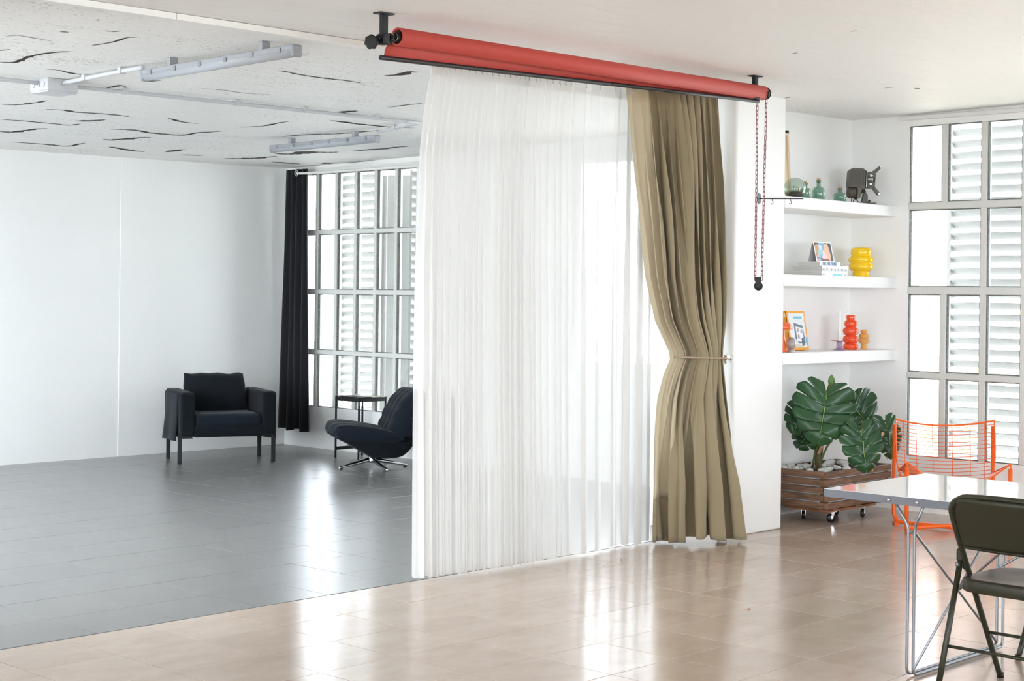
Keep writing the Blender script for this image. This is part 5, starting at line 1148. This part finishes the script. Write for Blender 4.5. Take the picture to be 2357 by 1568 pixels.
M_lf = mat('monstera_leaf', (38, 74, 42), 0.3, bump=(25, 0.2), var=(5, 0.22)); M_lf2 = mat('young_monstera_leaf', (92, 128, 66), 0.4, var=(8, 0.2)); M_rib = mat('leaf_midrib', (122, 154, 70), 0.45); M_stem = mat('monstera_stem', (86, 104, 58), 0.5, var=(8, 0.25)); M_dry = mat('dried_leaf', (186, 142, 108), 0.8, var=(20, 0.2))
t = thing('monstera_plant', 'large monstera plant with split leaves growing from the wooden crate', 'plant', (9.23, 5.90, 0.325)); MO = Vector(t.location)
def leaf(B, T, width, nfing=6, seed=0, roll=0.0, droop=0.10, material=M_lf, dry=0):
    """split leaf: B where the stalk joins, T the tip; the blade faces the room"""
    rs = random.Random(seed); B, T = Vector(B), Vector(T); ydir = (T - B); Lm = ydir.length; ydir.normalize()
    face = (-fw * 0.9 + Vector((0, 0, 0.45))).normalized(); face = (face - ydir * face.dot(ydir)).normalized(); face = Quaternion(ydir, roll) @ face; xdir = ydir.cross(face).normalized()
    def place(x, y):
        r = abs(x) / (width * 0.5 + 1e-6); k = y / Lm
        return B + xdir * x + ydir * y + face * (-droop * r * r * width + 0.05 * Lm * math.sin(math.pi * max(0, min(1, k))) + 0.012 * math.sin(9 * k + 5 * r)) - MO
    b = MB(); DRY = []
    for s in (-1, 1):
        # margin of one half: heart lobe behind the stalk, shoulder, taper to the tip
        def edge(v):
            th = [(0.0, 0.10, -0.30), (0.12, 0.55, -0.36), (0.26, 0.90, -0.18), (0.42, 1.0, 0.10), (0.58, 0.95, 0.40), (0.74, 0.74, 0.68), (0.88, 0.42, 0.90), (1.0, 0.02, 1.04)]
            p = interp([(a, (x_, y_)) for a, x_, y_ in th], v); return Vector((p[0] * width / 2, p[1] * Lm))
        def rib(v): return Vector((0.0, Lm * max(0.0, v * 1.02 - 0.14)))
        def P(v, r):
            m_ = rib(v).lerp(edge(v), r); return place(s * m_.x, m_.y)
        r0 = [rs.uniform(0.36, 0.66) for _ in range(nfing)]; cuts = [i / nfing + (rs.uniform(-0.02, 0.02) if 0 < i < nfing else 0) for i in range(nfing + 1)]
        for i in range(nfing):
            a, c = cuts[i], cuts[i + 1]; mid_ = (a + c) / 2; NV, NR = 6, 14; base = len(b.v); rows = []
            for ir in range(NR + 1):
                r = ir / NR; k = max(0.0, (r - r0[i]) / (1 - r0[i])); sh = (1 - 0.15 * k ** 0.7 - (0.16 * math.sin(math.pi * (r - 0.12) / 0.2) if 0.12 < r < 0.32 and i % 2 == seed % 2 else 0)) if nfing > 3 else 1
                for iv in range(NV + 1):
                    v = a + (c - a) * iv / NV; v = mid_ + (v - mid_) * sh; tip = 1 - 0.07 * k * abs(1.6 * iv / NV - 1) ** 2
                    b.v.append(tuple(P(v, r * tip)))
            for ir in range(NR):
                for iv in range(NV):
                    q = base + ir * (NV + 1) + iv; b.f.append((q, q + 1, q + NV + 2, q + NV + 1)); b.sm.append(True)
            if dry and s == (1 if dry > 0 else -1) and i in (2, 5):
                p0 = edge(mid_); c0 = place(s * p0.x * 1.0, p0.y); 
                DRY.append(MB().add([c0 + Vector((rs.uniform(-.02, .02), rs.uniform(-.01, .01), rs.uniform(-.025, .025))) - face * 0.003 * -1 for _ in range(6)], [(0, 1, 2), (0, 2, 3), (0, 3, 4), (2, 3, 5)]))
    o = b.build('leaf', material, t); s_ = o.modifiers.new('thickness', 'SOLIDIFY'); s_.thickness = 0.0016; s_.offset = 0
    MB().tube([place(0, Lm * k) + face * 0.002 for k in (0.0, 0.25, 0.5, 0.75, 0.98)], 0.004, 6, radii=[0.0045, 0.004, 0.003, 0.002, 0.001]).build('midrib', M_rib, o)
    for d_ in DRY: d_.build('dried_edge', M_dry, o)
    root = Vector((rs.uniform(-0.03, 0.03), rs.uniform(-0.03, 0.03), 0.03)); e = place(0, 0.0)
    up_ = Vector((0, 0, 1)); c1 = root + Vector((e.x * 0.25, e.y * 0.25, (e.z) * 0.55 + 0.04)); c2 = e - face * 0.04 + Vector((0, 0, 0.03))
    MB().tube(smooth_path([root, c1, c2, e], 6), 0.007, 8).build('stalk', M_stem, o if False else t)
leaf((8.964, 5.665, 0.861), (8.903, 5.685, 0.545), 0.43, 6, 3, droop=0.12)
leaf((9.475, 5.78, 0.775), (9.55, 5.69, 0.635), 0.36, 5, 5, roll=0.3, droop=0.15)
leaf((9.061, 5.461, 0.630), (9.061, 5.418, 0.377), 0.29, 6, 8, dry=-1)
leaf((9.547, 5.56, 0.650), (9.555, 5.515, 0.425), 0.24, 6, 12, roll=-0.3, dry=1)
leaf((8.994, 5.851, 0.743), (8.90, 5.885, 0.605), 0.25, 5, 21, roll=-0.4, droop=0.2)
leaf((9.198, 5.927, 0.627), (9.105, 5.97, 0.485), 0.24, 5, 25, roll=0.2, droop=0.2)
leaf((9.341, 5.849, 0.865), (9.306, 5.842, 0.985), 0.075, 3, 31, roll=0.7, droop=0.5, material=M_lf2)
leaf((9.36, 5.90, 0.70), (9.43, 5.86, 0.60), 0.22, 5, 41, roll=-0.2, droop=0.2)
leaf((9.13, 5.95, 0.74), (9.02, 5.98, 0.64), 0.20, 5, 43, roll=0.4, droop=0.2)
MB().tube(smooth_path([(0, 0, 0), (0.01, 0.0, 0.05), (-0.005, -0.01, 0.10), (0.0, 0.0, 0.15)], 5), 0.02, 10).build('trunk', mat('monstera_trunk', (112, 96, 68), 0.8, bump=(40, 0.6)), t)
for a in (0.3, 1.6, 3.5, 4.6): MB().tube(smooth_path([(0, 0, 0.06), (0.03 * math.cos(a), 0.03 * math.sin(a), 0.05), (0.055 * math.cos(a), 0.055 * math.sin(a), 0.004)], 5), 0.006, 6).build('aerial_root', mat('aerial_root', (120, 92, 66), 0.85), t)
MB().tube(smooth_path([(-0.03, -0.03, 0.13), (-0.02, -0.05, 0.19), (0.0, -0.06, 0.26)], 5), 0.012, 7, radii=None).build('dry_sheath', M_dry, t)
# crumbs on the tiles
for i, (x, y, s_) in enumerate(((6.98, 5.75, 0.010), (6.76, 5.70, 0.006), (6.14, 4.62, 0.007), (6.33, 4.42, 0.012))):
    b = MB().lathe([(0.2 * s_, 0), (0.9 * s_, 0.2 * s_), (0.6 * s_, 0.6 * s_), (0.1 * s_, 0.7 * s_)], (0, 0, 0), 7, smooth=False)
    b.v = [(v[0] * rnd(0.7, 1.2), v[1] * rnd(0.6, 1.0), v[2]) for v in b.v]
    tag(b.build('dry_leaf_scrap', M_dry, None, (x, y, 0.0006)), ('largest dry leaf scrap just in front of the sheer curtain', 'tiny dry scrap left of the larger one near the sheer curtain', 'tiny dry scrap on the beige tiles well in front of the curtains', 'pale dry scrap on the beige tiles, nearest the camera')[i], 'scrap', 'scraps on the floor')
